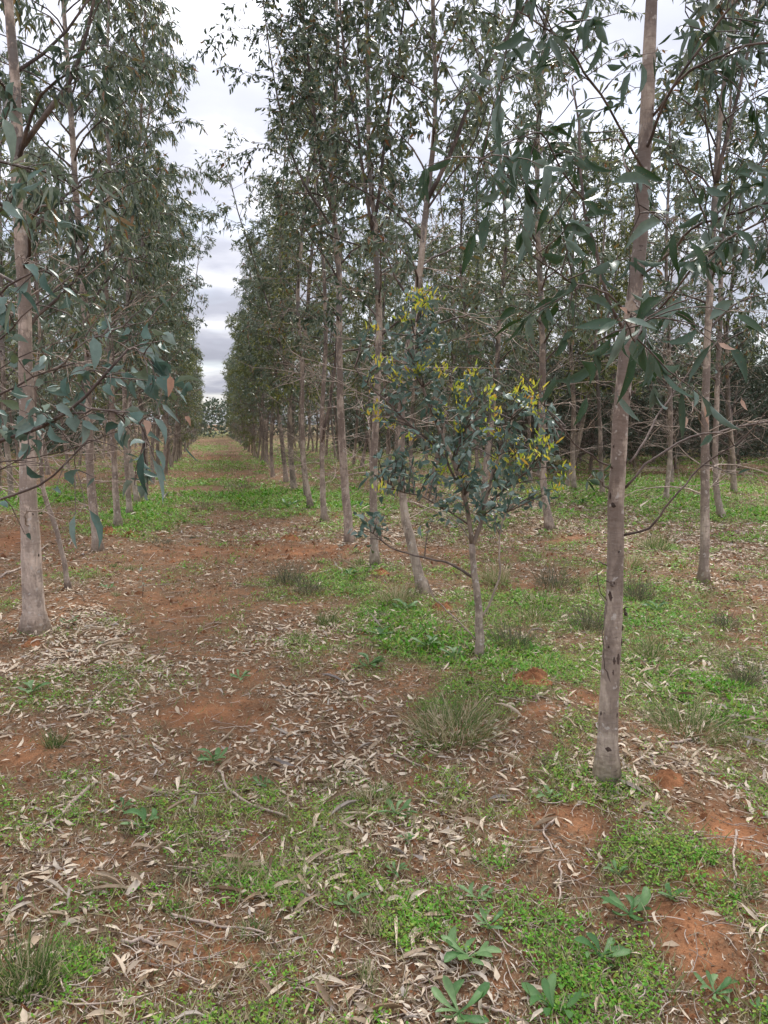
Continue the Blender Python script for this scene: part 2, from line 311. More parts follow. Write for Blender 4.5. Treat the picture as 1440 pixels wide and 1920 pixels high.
def soil_mat(name, clod=False):
    m, t, N, L = mat_base(name)
    o = N('ShaderNodeOutputMaterial'); b = N('ShaderNodeBsdfPrincipled'); b.inputs['Roughness'].default_value = .95; b.inputs['Specular IOR Level'].default_value = .1
    tc = N('ShaderNodeTexCoord'); V = tc.outputs['Object']
    def noise(sc, det=5, r=.6):
        n = N('ShaderNodeTexNoise'); n.inputs['Scale'].default_value = sc; n.inputs['Detail'].default_value = det; n.inputs['Roughness'].default_value = r; L(V, n.inputs['Vector']); return n.outputs['Fac']
    def mr(v, a, bb, c=0., d=1.):
        n = N('ShaderNodeMapRange'); n.inputs['From Min'].default_value = a; n.inputs['From Max'].default_value = bb
        n.inputs['To Min'].default_value = c; n.inputs['To Max'].default_value = d; L(v, n.inputs['Value']); return n.outputs[0]
    def mixc(f, c1, c2):
        n = N('ShaderNodeMixRGB')
        for i, v in enumerate((f, c1, c2)):
            if isinstance(v, (int, float)): n.inputs[i].default_value = v
            elif isinstance(v, tuple): n.inputs[i].default_value = (*v, 1)
            else: L(v, n.inputs[i])
        return n.outputs[0]
    def mul(a, bb):
        n = N('ShaderNodeMath'); n.operation = 'MULTIPLY'
        for i, v in enumerate((a, bb)):
            if isinstance(v, (int, float)): n.inputs[i].default_value = v
            else: L(v, n.inputs[i])
        return n.outputs[0]
    soil = ramp(t, N, noise(3, 8, .62), [(.3, (.095, .045, .023)), (.5, (.20, .088, .040)), (.7, (.37, .168, .078))], L)
    soil = mixc(mr(noise(160, 3), .45, .62, 0, .5), soil, (.13, .055, .03))
    c = soil
    if not clod:
        def att(nm):
            a = N('ShaderNodeAttribute'); a.attribute_name = nm; return a.outputs['Fac']
        bare, green, lit = att('bare'), att('green'), att('litter')
        deb = ramp(t, N, noise(95, 6, .75), [(.34, (.028, .019, .012)), (.48, (.085, .058, .034)), (.60, (.17, .125, .08)), (.74, (.36, .29, .21))], L)
        f = mr(bare, .25, .95, .95, .12); c = mixc(mul(f, mr(noise(22, 6, .7), .36, .60, .35, 1)), soil, deb)
        vo = N('ShaderNodeTexVoronoi'); vo.inputs['Scale'].default_value = 26; vo.inputs['Randomness'].default_value = 1
        mp = N('ShaderNodeMapping'); mp.inputs['Scale'].default_value = (1, .45, 1); mp.inputs['Rotation'].default_value = (0, 0, .6); L(V, mp.inputs[0]); L(mp.outputs[0], vo.inputs['Vector'])
        chips = mul(mr(vo.outputs['Distance'], .22, .30, 1, 0), mr(lit, .25, .8, 0, .8))
        lc = ramp(t, N, vo.outputs['Color'], [(0, (.24, .17, .12)), (.5, (.42, .33, .25)), (1, (.5, .43, .35))], L); c = mixc(chips, c, lc)
        gc = ramp(t, N, noise(60, 5, .7), [(.35, (.022, .045, .012)), (.5, (.055, .11, .022)), (.68, (.11, .19, .04))], L)
        gf = mul(mr(green, .35, .85, 0, .9), mr(noise(32, 5, .7), .42, .56)); c = mixc(gf, c, gc)
    L(c, b.inputs['Base Color'])
    bp = N('ShaderNodeBump'); bp.inputs['Strength'].default_value = .7; bp.inputs['Distance'].default_value = .02
    a = N('ShaderNodeMath'); a.operation = 'MULTIPLY_ADD'; a.inputs[1].default_value = .35; L(noise(90, 6, .75), a.inputs[0]); L(noise(18, 5), a.inputs[2])
    L(a.outputs[0], bp.inputs['Height']); L(bp.outputs[0], b.inputs['Normal']); L(b.outputs[0], o.inputs[0]); return m
M['ground'] = soil_mat('red_soil_ground'); M['clod'] = soil_mat('red_soil_clod', True)

# ------------------------------------------------------------------ ground
def build_ground():
    fine = np.linspace(-.62, .85, 330); rest = np.linspace(.85, 2 * np.pi - .62, 70)[1:-1]
    th = np.concatenate([fine, rest]); r = np.geomspace(.25, 420, 430)
    RR, TT = np.meshgrid(r, th, indexing='ij'); X = RR * np.sin(TT + .1); Y = RR * np.cos(TT + .1)
    Z = H(X, Y) * np.clip((400 - RR) / 200, 0, 1); g, b, l = masks(X, Y)
    V = np.stack([X, Y, Z], -1).reshape(-1, 3); V = np.vstack([V, [[0, 0, float(H(0, 0))]]])
    i = np.arange(X.size).reshape(X.shape)
    Q = np.stack([i[:-1], i[1:], np.roll(i[1:], -1, 1), np.roll(i[:-1], -1, 1)], -1).reshape(-1, 4)[:, ::-1]
    T = np.stack([np.full(len(th), X.size), np.roll(i[0], -1), i[0]], -1)
    z1 = lambda a: np.append(a.ravel(), 0)
    me = mesh('ground', V, [Q, T], M['ground'], None, {'green': z1(g), 'bare': z1(b), 'litter': z1(l)})
    ob('ground', me, kind='structure')
build_ground()

# ------------------------------------------------------------------ trees
def resample(pts, rads, n, wob=0., g=rng):
    pts = np.asarray(pts, float); d = np.r_[0, np.cumsum(np.linalg.norm(np.diff(pts, axis=0), axis=1))]
    t = np.linspace(0, d[-1], n); k = max(1, n // 12)
    o = np.stack([np.interp(t, d, pts[:, i]) for i in range(3)], 1)
    for _ in range(k):
        o[1:-1] = .25 * o[:-2] + .5 * o[1:-1] + .25 * o[2:]
    if wob:
        wv = np.cumsum(g.normal(0, wob, (n, 3)), 0); wv -= np.linspace(0, 1, n)[:, None] * wv[-1]; o += wv - wv[0] * (1 - np.linspace(0, 1, n))[:, None]
    return o, np.interp(t, d, rads)
def along(Pt, u):
    """Pt (N,m,3), u (N,k) in 0..1 -> points and tangents (N,k,3)"""
    m = Pt.shape[1]; x = np.clip(u * (m - 1), 0, m - 1.001); i = x.astype(int); f = (x - i)[..., None]; n = np.arange(len(Pt))[:, None]
    a = Pt[n, i]; b = Pt[n, i + 1]; return a * (1 - f) + b * f, nrmz(b - a)
def grow(base, dr, Ln, m, g, droop, wander):
    """polylines from base heading dr with length Ln"""
    n = len(base); o = np.zeros((n, m, 3)); o[:, 0] = base; d = nrmz(dr).copy(); st = (Ln / (m - 1))[:, None]
    for k in range(1, m):
        o[:, k] = o[:, k - 1] + d * st
        d = nrmz(d + g.normal(0, wander, d.shape) + np.array([0, 0, -1.]) * droop)
    return o
def foliage(g, B, nt, nl, tl, leafL, leafW, down=.8, t0=.25, m=4, hang=.18, new=0.):
    """twigs and leaves on branch polylines B (N,m,3) -> twig lines, leaf arrays"""
    n = len(B); u = g.uniform(t0, 1, (n, nt)) ** .85; u[:, 0] = 1.
    p, t = along(B, u); p = p.reshape(-1, 3); t = t.reshape(-1, 3); k = len(p)
    d = t * .7 + nrmz(g.normal(0, 1, (k, 3))) * .9 + np.array([0, 0, .05])
    T = grow(p, d, tl * g.uniform(.6, 1.35, k), m, g, hang, .16)
    v = g.uniform(.15, 1, (k, nl)); v[:, 0] = 1; q, s = along(T, v); q = q.reshape(-1, 3); s = s.reshape(-1, 3); c = len(q)
    ld = s * .45 + nrmz(g.normal(0, 1, (c, 3))) * .75 + np.array([0, 0, -1.]) * (down * g.uniform(.3, 1.3, (c, 1)))
    D = dict(pos=q, dir=nrmz(ld), nrm=nrmz(np.cross(ld, g.normal(0, 1, (c, 3)))), L=leafL * g.lognormal(0, .22, c), W=leafW * g.lognormal(0, .2, c),
             bend=g.normal(0, .35, c), curl=g.normal(0, .18, c), tint=g.random(c) ** 1.3)
    return T, D

def crown_profile(u, r0, shape):
    if shape == 'bush': return r0 * np.clip(.75 + .5 * np.sin(np.pi * np.clip(u * 1.1, 0, 1)), .2, 1.2) * np.clip(1.25 * (1 - u) + .25, 0, 1)
    return r0 * np.interp(u, [0, .25, .6, .85, 1], [.75, 1, .95, .6, .25])

def tree_data(g, trunk, trad, leaders, r0, z0, nb, nt, nl, leafL, leafW, shape='tall', dead=9, down=.8, tl=.30, zbase=0.):
    """trunk and leaders: (n,3) polylines with radii; returns wood (branches+twigs), leaf arrays"""
    W = Wood(); lead = [(trunk, trad)] + leaders; top = max(l[0][-1, 2] for l in lead)
    B = []; Br = []
    for li, (tp, tr) in enumerate(lead):
        zs = tp[:, 2]; lo = max(z0, zs[0] + .1); share = nb if li == 0 and not leaders else int(nb * (.62 if li == 0 else .45))
        u = (np.arange(share) + g.random(share)) / share; z = lo + (zs[-1] - lo) * u ** .95
        bp = np.stack([np.interp(z, zs, tp[:, i]) for i in range(3)], 1); br = np.interp(z, zs, tr)
        az = np.arange(share) * 2.4 + g.uniform(-.5, .5, share) + li; uu = (z - z0) / max(top - z0, .1)
        Lb = crown_profile(uu, r0, shape) * g.uniform(.75, 1.2, share) * 1.2
        el = g.uniform(.35, 1.05, share) + .15 * uu
        d = np.stack([np.cos(az) * np.cos(el), np.sin(az) * np.cos(el), np.sin(el)], 1)
        B.append(grow(bp, d, Lb, 7, g, .11, .13)); Br.append(np.clip(br * .42, .003, .016))
    B = np.concatenate(B); Br = np.concatenate(Br)
    W.add(B, Br[:, None] * np.linspace(1, .3, 7)[None] ** 1.1, 5)
    T, D = foliage(g, B, nt, nl, tl, leafL, leafW, down, hang=.18 + .12 * (down > 1))
    W.add(T, np.broadcast_to(np.linspace(.0035, .0013, T.shape[1]), T.shape[:2]), 3)
    dw = None
    if dead:
        dw = Wood(); z = zbase + g.uniform(.5, z0 + 1.1, dead); bp = np.stack([np.interp(z, trunk[:, 2], trunk[:, i]) for i in range(3)], 1)
        az = g.uniform(0, 6.28, dead); el = g.uniform(-.1, .8, dead)
        d = np.stack([np.cos(az) * np.cos(el), np.sin(az) * np.cos(el), np.sin(el)], 1)
        X = grow(bp, d, g.uniform(.4, 1.25, dead), 7, g, .03, .16)
        dw.add(X, g.uniform(.004, .008, dead)[:, None] * np.linspace(1, .25, 7)[None], 4)
        u = g.uniform(.2, 1, (dead, 9)); p, t = along(X, u); p = p.reshape(-1, 3); t = t.reshape(-1, 3)
        X2 = grow(p, t + g.normal(0, .55, p.shape), g.uniform(.12, .55, len(p)), 5, g, .03, .22)
        dw.add(X2, np.broadcast_to(np.linspace(.0034, .0014, 5), X2.shape[:2]), 3)
    return W, D, dw

def trunk_obj(name, pts, rad, k, mat, parent, off, bulge=0., g=rng, **kw):
    pts = np.asarray(pts); rad = np.array(rad)
    if bulge: rad = rad * (1 + g.normal(0, bulge, len(rad)))
    W_ = Wood(); W_.add(pts[None], rad[None], k, True); return ob(name, W_.mesh(name, mat, off), parent, **kw)

tree_count = 0
def place_tree(base, label, group=None, name='gum_tree'):
    e = bpy.data.objects.new(name, None); COL.objects.link(e); e.empty_display_size = .2; e.location = base
    e['label'] = label; e['category'] = 'tree'
    if group: e['group'] = group
    return e

def px_line(pl, D):
    return np.array([P(x, y, D + (d[0] if d else 0)) for x, y, *d in pl])
def hero_tree(seed, pl, widths, Htop, label, forks=(), r0=1.15, z0=1.7, nb=44, nt=9, nl=12, leafL=.115, leafW=.025, lod=1, leafmat='leaf', dead=17,
              group=None, name='gum_tree', down=.8, bend_to=None, D=None, bark='bark'):
    """pl: pixel polyline up the trunk, base first"""
    g = np.random.default_rng(seed); base = G(*pl[0][:2]); D = D or float((base - CAM) @ FH)
    pts = px_line(pl, D); pts[0] = base - np.array([0, 0, .03]); rad = np.array(widths, float) / FPX * D / 2
    d = nrmz(pts[-1] - pts[-2]); d[2] = max(d[2], .9)
    while pts[-1, 2] < Htop:
        d = nrmz(d + g.normal(0, .05, 3) + np.array([0, 0, .08])); pts = np.vstack([pts, pts[-1] + d * .6])
        rad = np.append(rad, max(rad[-1] * .88, .004))
    n = int(12 + (pts[-1, 2]) * 4)
    tp, tr = resample(pts, rad, n, .004, g)
    flare = 1 + .32 * np.exp(-(tp[:, 2] - base[2]) / .06); tr = tr * flare
    e = place_tree(base, label, group, name)
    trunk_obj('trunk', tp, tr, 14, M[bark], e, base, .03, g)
    leaders = []
    for fpl, fw in forks:
        fp = px_line(fpl, D); fr = np.array(fw, float) / FPX * D / 2; dd = nrmz(fp[-1] - fp[-2])
        while fp[-1, 2] < Htop * .96:
            dd = nrmz(dd + g.normal(0, .05, 3) + np.array([0, 0, .12])); fp = np.vstack([fp, fp[-1] + dd * .55]); fr = np.append(fr, max(fr[-1] * .86, .004))
        lp, lr = resample(fp, fr, 24, .004, g); leaders.append((lp, lr)); trunk_obj('limb', lp, lr, 9, M['branch'], e, base)
    W_, Dl, dw = tree_data(g, tp, tr, leaders, r0, z0, nb, nt, nl, leafL, leafW, dead=dead, down=down, zbase=base[2])
    ob('branches', W_.mesh('branches', M['branch'], base), e, kind='stuff')
    if dw: ob('dead_twigs', dw.mesh('dead_twigs', M['deadwood'], base), e, kind='stuff')
    ob('crown', leaves_mesh('crown', Dl, M[leafmat], lod, off=base), e, kind='stuff')
    return e, base, D, g, tp, tr

def scars(e, base, tp, tr, g, zs):
    """dark eye-shaped branch scars standing proud of the bark"""
    for z in zs:
        z = z + g.normal(0, .03)
        c = np.array([np.interp(z, tp[:, 2], tp[:, i]) for i in range(3)]); r = np.interp(z, tp[:, 2], tr)
        az = -YAW - np.pi / 2 + g.uniform(-1.3, 1.3); o = np.array([math.cos(az), math.sin(az), 0]); s = np.array([-o[1], o[0], 0])
        q = g.uniform(.45, 1.15); wv, hv = g.uniform(.006, .014) * q, g.uniform(.004, .013) * q; a = np.linspace(0, 2 * np.pi, 11)[:-1]; jj = 1 + g.uniform(-.3, .3, 10); tl = g.uniform(-.5, .5)
        ring = [c + o * (r * math.cos(wv * math.cos(x) / r) + .0004) + s * wv * j * math.cos(x) + np.array([0, 0, hv * j * math.sin(x) * (2.2 if abs(math.sin(x)) > .9 else .6) + tl * wv * math.cos(x)]) for x, j in zip(a, jj)]
        inner = [c + o * (r + .0025) + s * wv * .45 * math.cos(x) + np.array([0, 0, hv * .4 * math.sin(x)]) for x in a]
        V = np.array(ring + inner) - base; i = np.arange(10)
        Q = np.stack([i, (i + 1) % 10, (i + 1) % 10 + 10, i + 10], 1)
        ob('branch_scar', mesh('branch_scar', V, [Q, (np.arange(10) + 10)[None]], M['scar']), e)

# single leaves as objects, sharing a few unit meshes
UNIT = {}
def unit_leaf(kind, mat, g):
    key = (kind, mat)
    if key not in UNIT:
        UNIT[key] = [leaves_mesh('leaf', dict(pos=np.zeros((1, 3)), dir=np.array([[0, 1., 0]]), nrm=np.array([[0, 0, 1.]]), L=np.ones(1), W=np.ones(1) * .22,
                     bend=np.array([b_]), curl=np.array([c_]), tint=np.array([t_])), M[mat], 2, kind)
                     for b_, c_, t_ in ((.35, .3, .1), (-.5, .45, .3), (.15, -.45, .55), (-.25, .2, .75), (.7, .55, .95), (-.8, -.3, .45))]
    return UNIT[key][int(g.integers(6))]
def leaf_ob(pos, dr, nm, Ln, Wd, kind, mat, parent, off, g, name='leaf', **kw):
    dr = nrmz(np.asarray(dr, float)); s = nrmz(np.cross(dr, nm)); n_ = np.cross(s, dr)
    o = ob(name, unit_leaf(kind, mat, g), parent, **kw)
    m = Matrix(((s[0] * Wd / .22, dr[0] * Ln, n_[0] * Ln, pos[0] - off[0]), (s[1] * Wd / .22, dr[1] * Ln, n_[1] * Ln, pos[1] - off[1]),
                (s[2] * Wd / .22, dr[2] * Ln, n_[2] * Ln, pos[2] - off[2]), (0, 0, 0, 1)))
    o.matrix_local = m; return o
def split_leaves(e, base, D, mat, kind, g, limit, lod_rest=2, name='leaf', restname='foliage', minpx=8):
    x, y, z = proj(D['pos']); vis = (x > -40) & (x < 1480) & (y > -40) & (y < 1960) & (z > .3)
    size = np.where(vis, D['L'] * FPX / np.maximum(z, .1), 0); order = np.argsort(-size); pick = order[:limit]; pick = pick[size[pick] > minpx]
    for i in pick: leaf_ob(D['pos'][i], D['dir'][i], D['nrm'][i], D['L'][i], D['W'][i], kind, mat, e, base, g, name)
    rest = np.setdiff1d(np.arange(len(x)), pick)
    if len(rest): ob(restname, leaves_mesh(restname, sel(D, rest), M[mat], lod_rest, kind, base), e, kind='stuff')

LINES = {}
def hero_branch(e, base, pl, w0, w1, g, nt=6, nl=6, tl=.2, LL=.12, LW=.035, t0=.4, down=.7, mat='branch', wob=.004, name='branch', hang=.1):
    """pl: (px,py,D) triples; returns leaf arrays on its twigs"""
    pts = np.array([P(*q) for q in pl]); D0 = pl[0][2]
    p, r = resample(pts, np.linspace(w0, w1, len(pts)) / FPX * D0 / 2, 16, wob, g)
    trunk_obj(name, p, r, 7, M[mat], e, base); LINES.setdefault(e.name, []).append(p)
    if nt == 0: return None
    T, Dl = foliage(g, p[None], nt, max(nl, 1), tl, LL, LW, down, t0, 5, hang)
    W_ = Wood(); W_.add(T, np.broadcast_to(np.linspace(.0028, .0012, T.shape[1]), T.shape[:2]), 4)
    ob('twigs', W_.mesh('twigs', M[mat], base), e, kind='stuff')
    return Dl if nl else None

# --- right-hand near tree
eA, bA, DA, gA, tpA, trA = hero_tree(11, [(1138, 1455), (1146, 1330), (1155, 1235), (1161, 1100), (1162, 1000), (1167, 867), (1172, 733), (1177, 667), (1190, 600),
    (1202, 533), (1206, 400), (1212, 330), (1219, 200), (1224, 100), (1233, 0)], [40, 36, 34, 32, 31, 30, 29, 28, 27, 26, 26, 24, 23, 22, 20], 6.4,
    'closest gum tree, its bare pale trunk rising from green weeds in front', z0=3.2, nb=30, nt=8, nl=11, leafL=.13, leafW=.028, leafmat='leaf', lod=2, dead=0)
scars(eA, bA, tpA, trA, gA, [.12, .3, .42, .5, .55, .6, .64, .68, .72, .86, .9, 1.06, 1.25, 1.28, 1.46, 1.5, 1.66, 1.72, 2.0, 2.03, 2.5, 2.8])
hb = []
dA = DA
for pl, w0, w1, nt, nl, t0, LL, LW in [
    ([(1170, 1003, dA), (1215, 985, dA - .1), (1270, 920, dA - .2), (1320, 868, dA - .2), (1385, 830, dA - .3)], 7, 3, 3, 1, .6, .09, .03),
    ([(1172, 915, dA), (1200, 872, dA), (1290, 820, dA + .1), (1420, 788, dA + .2), (1500, 780, dA + .3)], 7, 4, 4, 1, .5, .09, .03),
    ([(1180, 868, dA), (1232, 775, dA + .2), (1290, 700, dA + .3), (1345, 640, dA + .3)], 6, 3, 4, 2, .5, .09, .025),
    ([(1154, 882, dA), (1100, 842, dA - .1), (1035, 780, dA - .2), (1005, 740, dA - .2)], 5, 2, 4, 1, .5, .08, .03),
    ([(1152, 925, dA), (1128, 900, dA), (1110, 885, dA)], 5, 3, 2, 4, .5, .09, .035),
    ([(1156, 1075, dA), (1140, 1062, dA), (1120, 1052, dA)], 5, 3, 0, 0, .5, .1, .03),
    ([(1150, 1098, dA - .04), (1140, 1088, dA - .05)], 6, 3, 0, 0, .5, .1, .03), ([(1172, 1150, dA), (1180, 1138, dA - .03)], 6, 3, 0, 0, .5, .1, .03),
    ([(1148, 1290, dA - .04), (1133, 1240, dA - .05), (1128, 1180, dA - .05), (1138, 1125, dA - .04)], 4, 2, 3, 0, .5, .1, .03), ([(1180, 742, dA), (1192, 728, dA)], 6, 4, 0, 0, .5, .1, .03),
    ([(1182, 640, dA), (1140, 560, dA - .1), (1127, 483, dA - .1), (1093, 367, dA - .1), (1083, 233, dA), (1073, 160, dA)], 10, 5, 12, 6, .3, .11, .03),
    ([(1093, 372, dA - .1), (1070, 330, dA - .3), (1030, 236, dA - .4), (960, 268, dA - .5), (900, 300, dA - .6)], 5, 3, 8, 6, .25, .14, .04),
    ([(1096, 270, dA - .1), (1160, 265, dA - .4), (1180, 330, dA - .6), (1200, 400, dA - .6)], 4, 2, 3, 3, .3, .12, .035),
    ([(1205, 290, dA), (1262, 160, dA - .2), (1330, 60, dA - .3), (1400, -20, dA - .4)], 8, 5, 8, 7, .3, .12, .03),
    ([(1222, 220, dA), (1290, 130, dA - .3), (1380, 78, dA - .5), (1480, 70, dA - .6)], 7, 4, 8, 7, .3, .12, .03),
    ([(1200, 520, dA), (1300, 430, dA - .4), (1400, 388, dA - .6), (1480, 370, dA - .7)], 7, 4, 8, 7, .3, .13, .035),
    ([(1190, 640, dA), (1280, 520, dA - .3), (1360, 455, dA - .6), (1460, 400, dA - .8)], 6, 4, 7, 7, .3, .13, .035),
    ([(1185, 590, dA), (1120, 540, dA - .3), (1060, 520, dA - .6), (1000, 480, dA - .8)], 5, 3, 7, 6, .3, .14, .04),
    ([(1215, 330, dA), (1120, 170, dA - .3), (1040, 60, dA - .6), (970, 20, dA - .8)], 6, 3, 10, 7, .2, .13, .035),
    ([(1190, 560, dA), (1200, 585, dA - .5), (1210, 600, dA - .9), (1190, 640, dA - 1.1)], 5, 3, 6, 6, .3, .13, .04)]:
    q = hero_branch(eA, bA, pl, w0 * .75, w1 * .7, gA, nt, (nl + (1 if nl > 4 else 0)), .24, LL * .74, LW * .6, t0)
    if q is not None: hb.append(q)
# leaves one can single out near the trunk: base px, tip px, distance, width (m)
def petioles(e, base, leaves, mat='branch'):
    pts = np.concatenate(LINES[e.name]); T = []
    for d in leaves:
        q = d['pos'][0]; dd = np.linalg.norm(pts - q, axis=1) + .5 * np.maximum(q[2] - pts[:, 2], 0); s_ = pts[np.argmin(dd)]
        if np.linalg.norm(s_ - q) > .7: continue
        t = np.linspace(0, 1, 8)[:, None]; mid = (s_ + q) / 2 + np.array([0, 0, .22 * np.linalg.norm(s_ - q)]) + gA.normal(0, .01, 3)
        T.append((1 - t) ** 2 * s_ + 2 * t * (1 - t) * mid + t * t * (q + d['dir'][0] * .006))
    W_ = Wood(); T = np.array(T); W_.add(T, np.broadcast_to(np.linspace(.0022, .001, 8), T.shape[:2]), 4); ob('petioles', W_.mesh('petioles', M[mat], base), e, kind='stuff')
def px_leaf(a, b, D, wd, tilt, g):
    p0 = P(*a, D); p1 = P(*b, D - .02); d = p1 - p0; n = nrmz(-FW + RT * tilt + g.normal(0, .15, 3))
    return dict(pos=p0[None], dir=nrmz(d)[None], nrm=n[None], L=np.array([np.linalg.norm(d)]), W=np.array([wd * .78]), bend=g.normal(0, .15, 1), curl=g.normal(0, .1, 1), tint=g.random(1) * .6)
for a, b, D, wd in [((1183, 305), (1248, 340), 2.5, .036), ((988, 40), (915, 90), 2.3, .04), ((1010, 60), (930, 105), 2.4, .034), ((1020, 290), (1005, 395), 2.6, .04), ((975, 262), (962, 345), 2.5, .038),
                    ((993, 265), (988, 350), 2.5, .04), ((915, 395), (905, 470), 2.6, .045), ((895, 430), (865, 520), 2.6, .04), ((985, 375), (985, 450), 2.5, .04), ((1010, 390), (970, 500), 2.6, .035),
                    ((1250, 415), (1170, 470), 2.4, .04), ((1285, 445), (1320, 525), 2.3, .045), ((1265, 430), (1275, 520), 2.4, .03), ((1215, 535), (1205, 625), 2.4, .045), ((1280, 545), (1215, 590), 2.3, .04),
                    ((1250, 555), (1190, 625), 2.3, .04), ((1380, 560), (1330, 600), 2.1, .04), ((1370, 585), (1440, 630), 2.0, .042), ((1180, 585), (1235, 615), 2.3, .04), ((1160, 640), (1120, 690), 2.6, .036),
                    ((1125, 665), (1040, 715), 2.6, .045), ((1060, 625), (1040, 670), 2.6, .04), ((1155, 735), (1200, 790), 2.9, .035), ((1185, 640), (1155, 760), 2.5, .04), ((1075, 620), (1055, 640), 2.6, .03),
                    ((1090, 560), (1150, 590), 2.6, .035), ((1310, 610), (1240, 640), 2.3, .035), ((1340, 640), (1290, 720), 2.3, .035), ((1360, 640), (1400, 720), 2.2, .035), ((970, 575), (935, 600), 2.7, .035),
                    ((1090, 155), (1060, 90), 2.8, .03), ((1130, 60), (1095, 140), 2.7, .03), ((1200, 110), (1195, 180), 2.8, .028), ((1185, 130), (1165, 205), 2.8, .03), ((1100, 740), (1075, 800), 2.8, .035),
                    ((1030, 380), (1005, 440), 2.6, .036), ((1050, 330), (1010, 350), 2.6, .036), ((1415, 480), (1370, 430), 2.2, .035), ((1440, 300), (1415, 380), 2.0, .04), ((1432, 200), (1428, 260), 2.0, .04)]:
    hb.append(px_leaf(a, b, D, wd, gA.uniform(-.6, .6), gA))
petioles(eA, bA, [q for q in hb if len(q['pos']) == 1]); DAll = cat(hb); split_leaves(eA, bA, DAll, 'leaf_big', 'narrow', gA, 290)
for a, b, D in [((1345, 640), (1380, 655), 2.2), ((1390, 745), (1402, 770), 2.6), ((1325, 750), (1330, 800), 2.8), ((1275, 780), (1285, 800), 2.9), ((1160, 575), (1175, 590), 2.4)]:
    q = px_leaf(a, b, D, .025, .4, gA); leaf_ob(q['pos'][0], q['dir'][0], q['nrm'][0], q['L'][0], q['W'][0], 'ovate', 'leaf_brown', eA, bA, gA, 'dead_leaf')
# thin bare stem beside that trunk
# --- left near tree
eB, bB, DB, gB, tpB, trB = hero_tree(12, [(65, 1182), (63, 1100), (59, 1000), (54, 867), (50, 733), (45, 600), (41, 500), (34, 400), (32, 300), (37, 200), (25, 100), (15, 0)],
    [42, 38, 34, 29, 26, 24, 23, 22, 22, 17, 16, 15], 7.5, 'left front gum tree with thick pale trunk standing on dry leaf litter',
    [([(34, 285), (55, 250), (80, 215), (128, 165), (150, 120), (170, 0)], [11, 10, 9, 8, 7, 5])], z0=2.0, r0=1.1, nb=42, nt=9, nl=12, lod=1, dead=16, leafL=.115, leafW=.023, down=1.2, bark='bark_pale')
scars(eB, bB, tpB, trB, gB, [.2, .45, .62, .66, .8, .98, 1.2])

# --- off-frame tree on the left whose boughs reach into view
eM = place_tree([ROW_L - .02, 3.75, float(H(ROW_L, 3.75))], 'gum tree whose boughs of broad blue green leaves hang before the left front trunk')
bM = np.array(eM.location); gM = np.random.default_rng(31)
tM = np.array([bM + (0, 0, -.03), bM + (-.03, .02, .5), bM + (.0, -.02, 1.2), bM + (.04, 0, 2.2), bM + (.02, .03, 3.4), bM + (.05, .1, 5), bM + (0, .1, 6.4)])
pM, rM = resample(tM, [.06, .052, .048, .04, .03, .02, .008], 34, .003, gM); trunk_obj('trunk', pM, rM, 12, M['bark'], eM, bM)
W_, Dl, dw = tree_data(gM, pM, rM, [], 1.15, 2.7, 26, 8, 11, .12, .022, dead=6, zbase=bM[2])
ob('branches', W_.mesh('branches', M['branch'], bM), eM, kind='stuff'); ob('dead_twigs', dw.mesh('dead_twigs', M['deadwood'], bM), eM, kind='stuff')
ob('crown', leaves_mesh('crown', Dl, M['leaf'], 1, off=bM), eM, kind='stuff')
hm = []
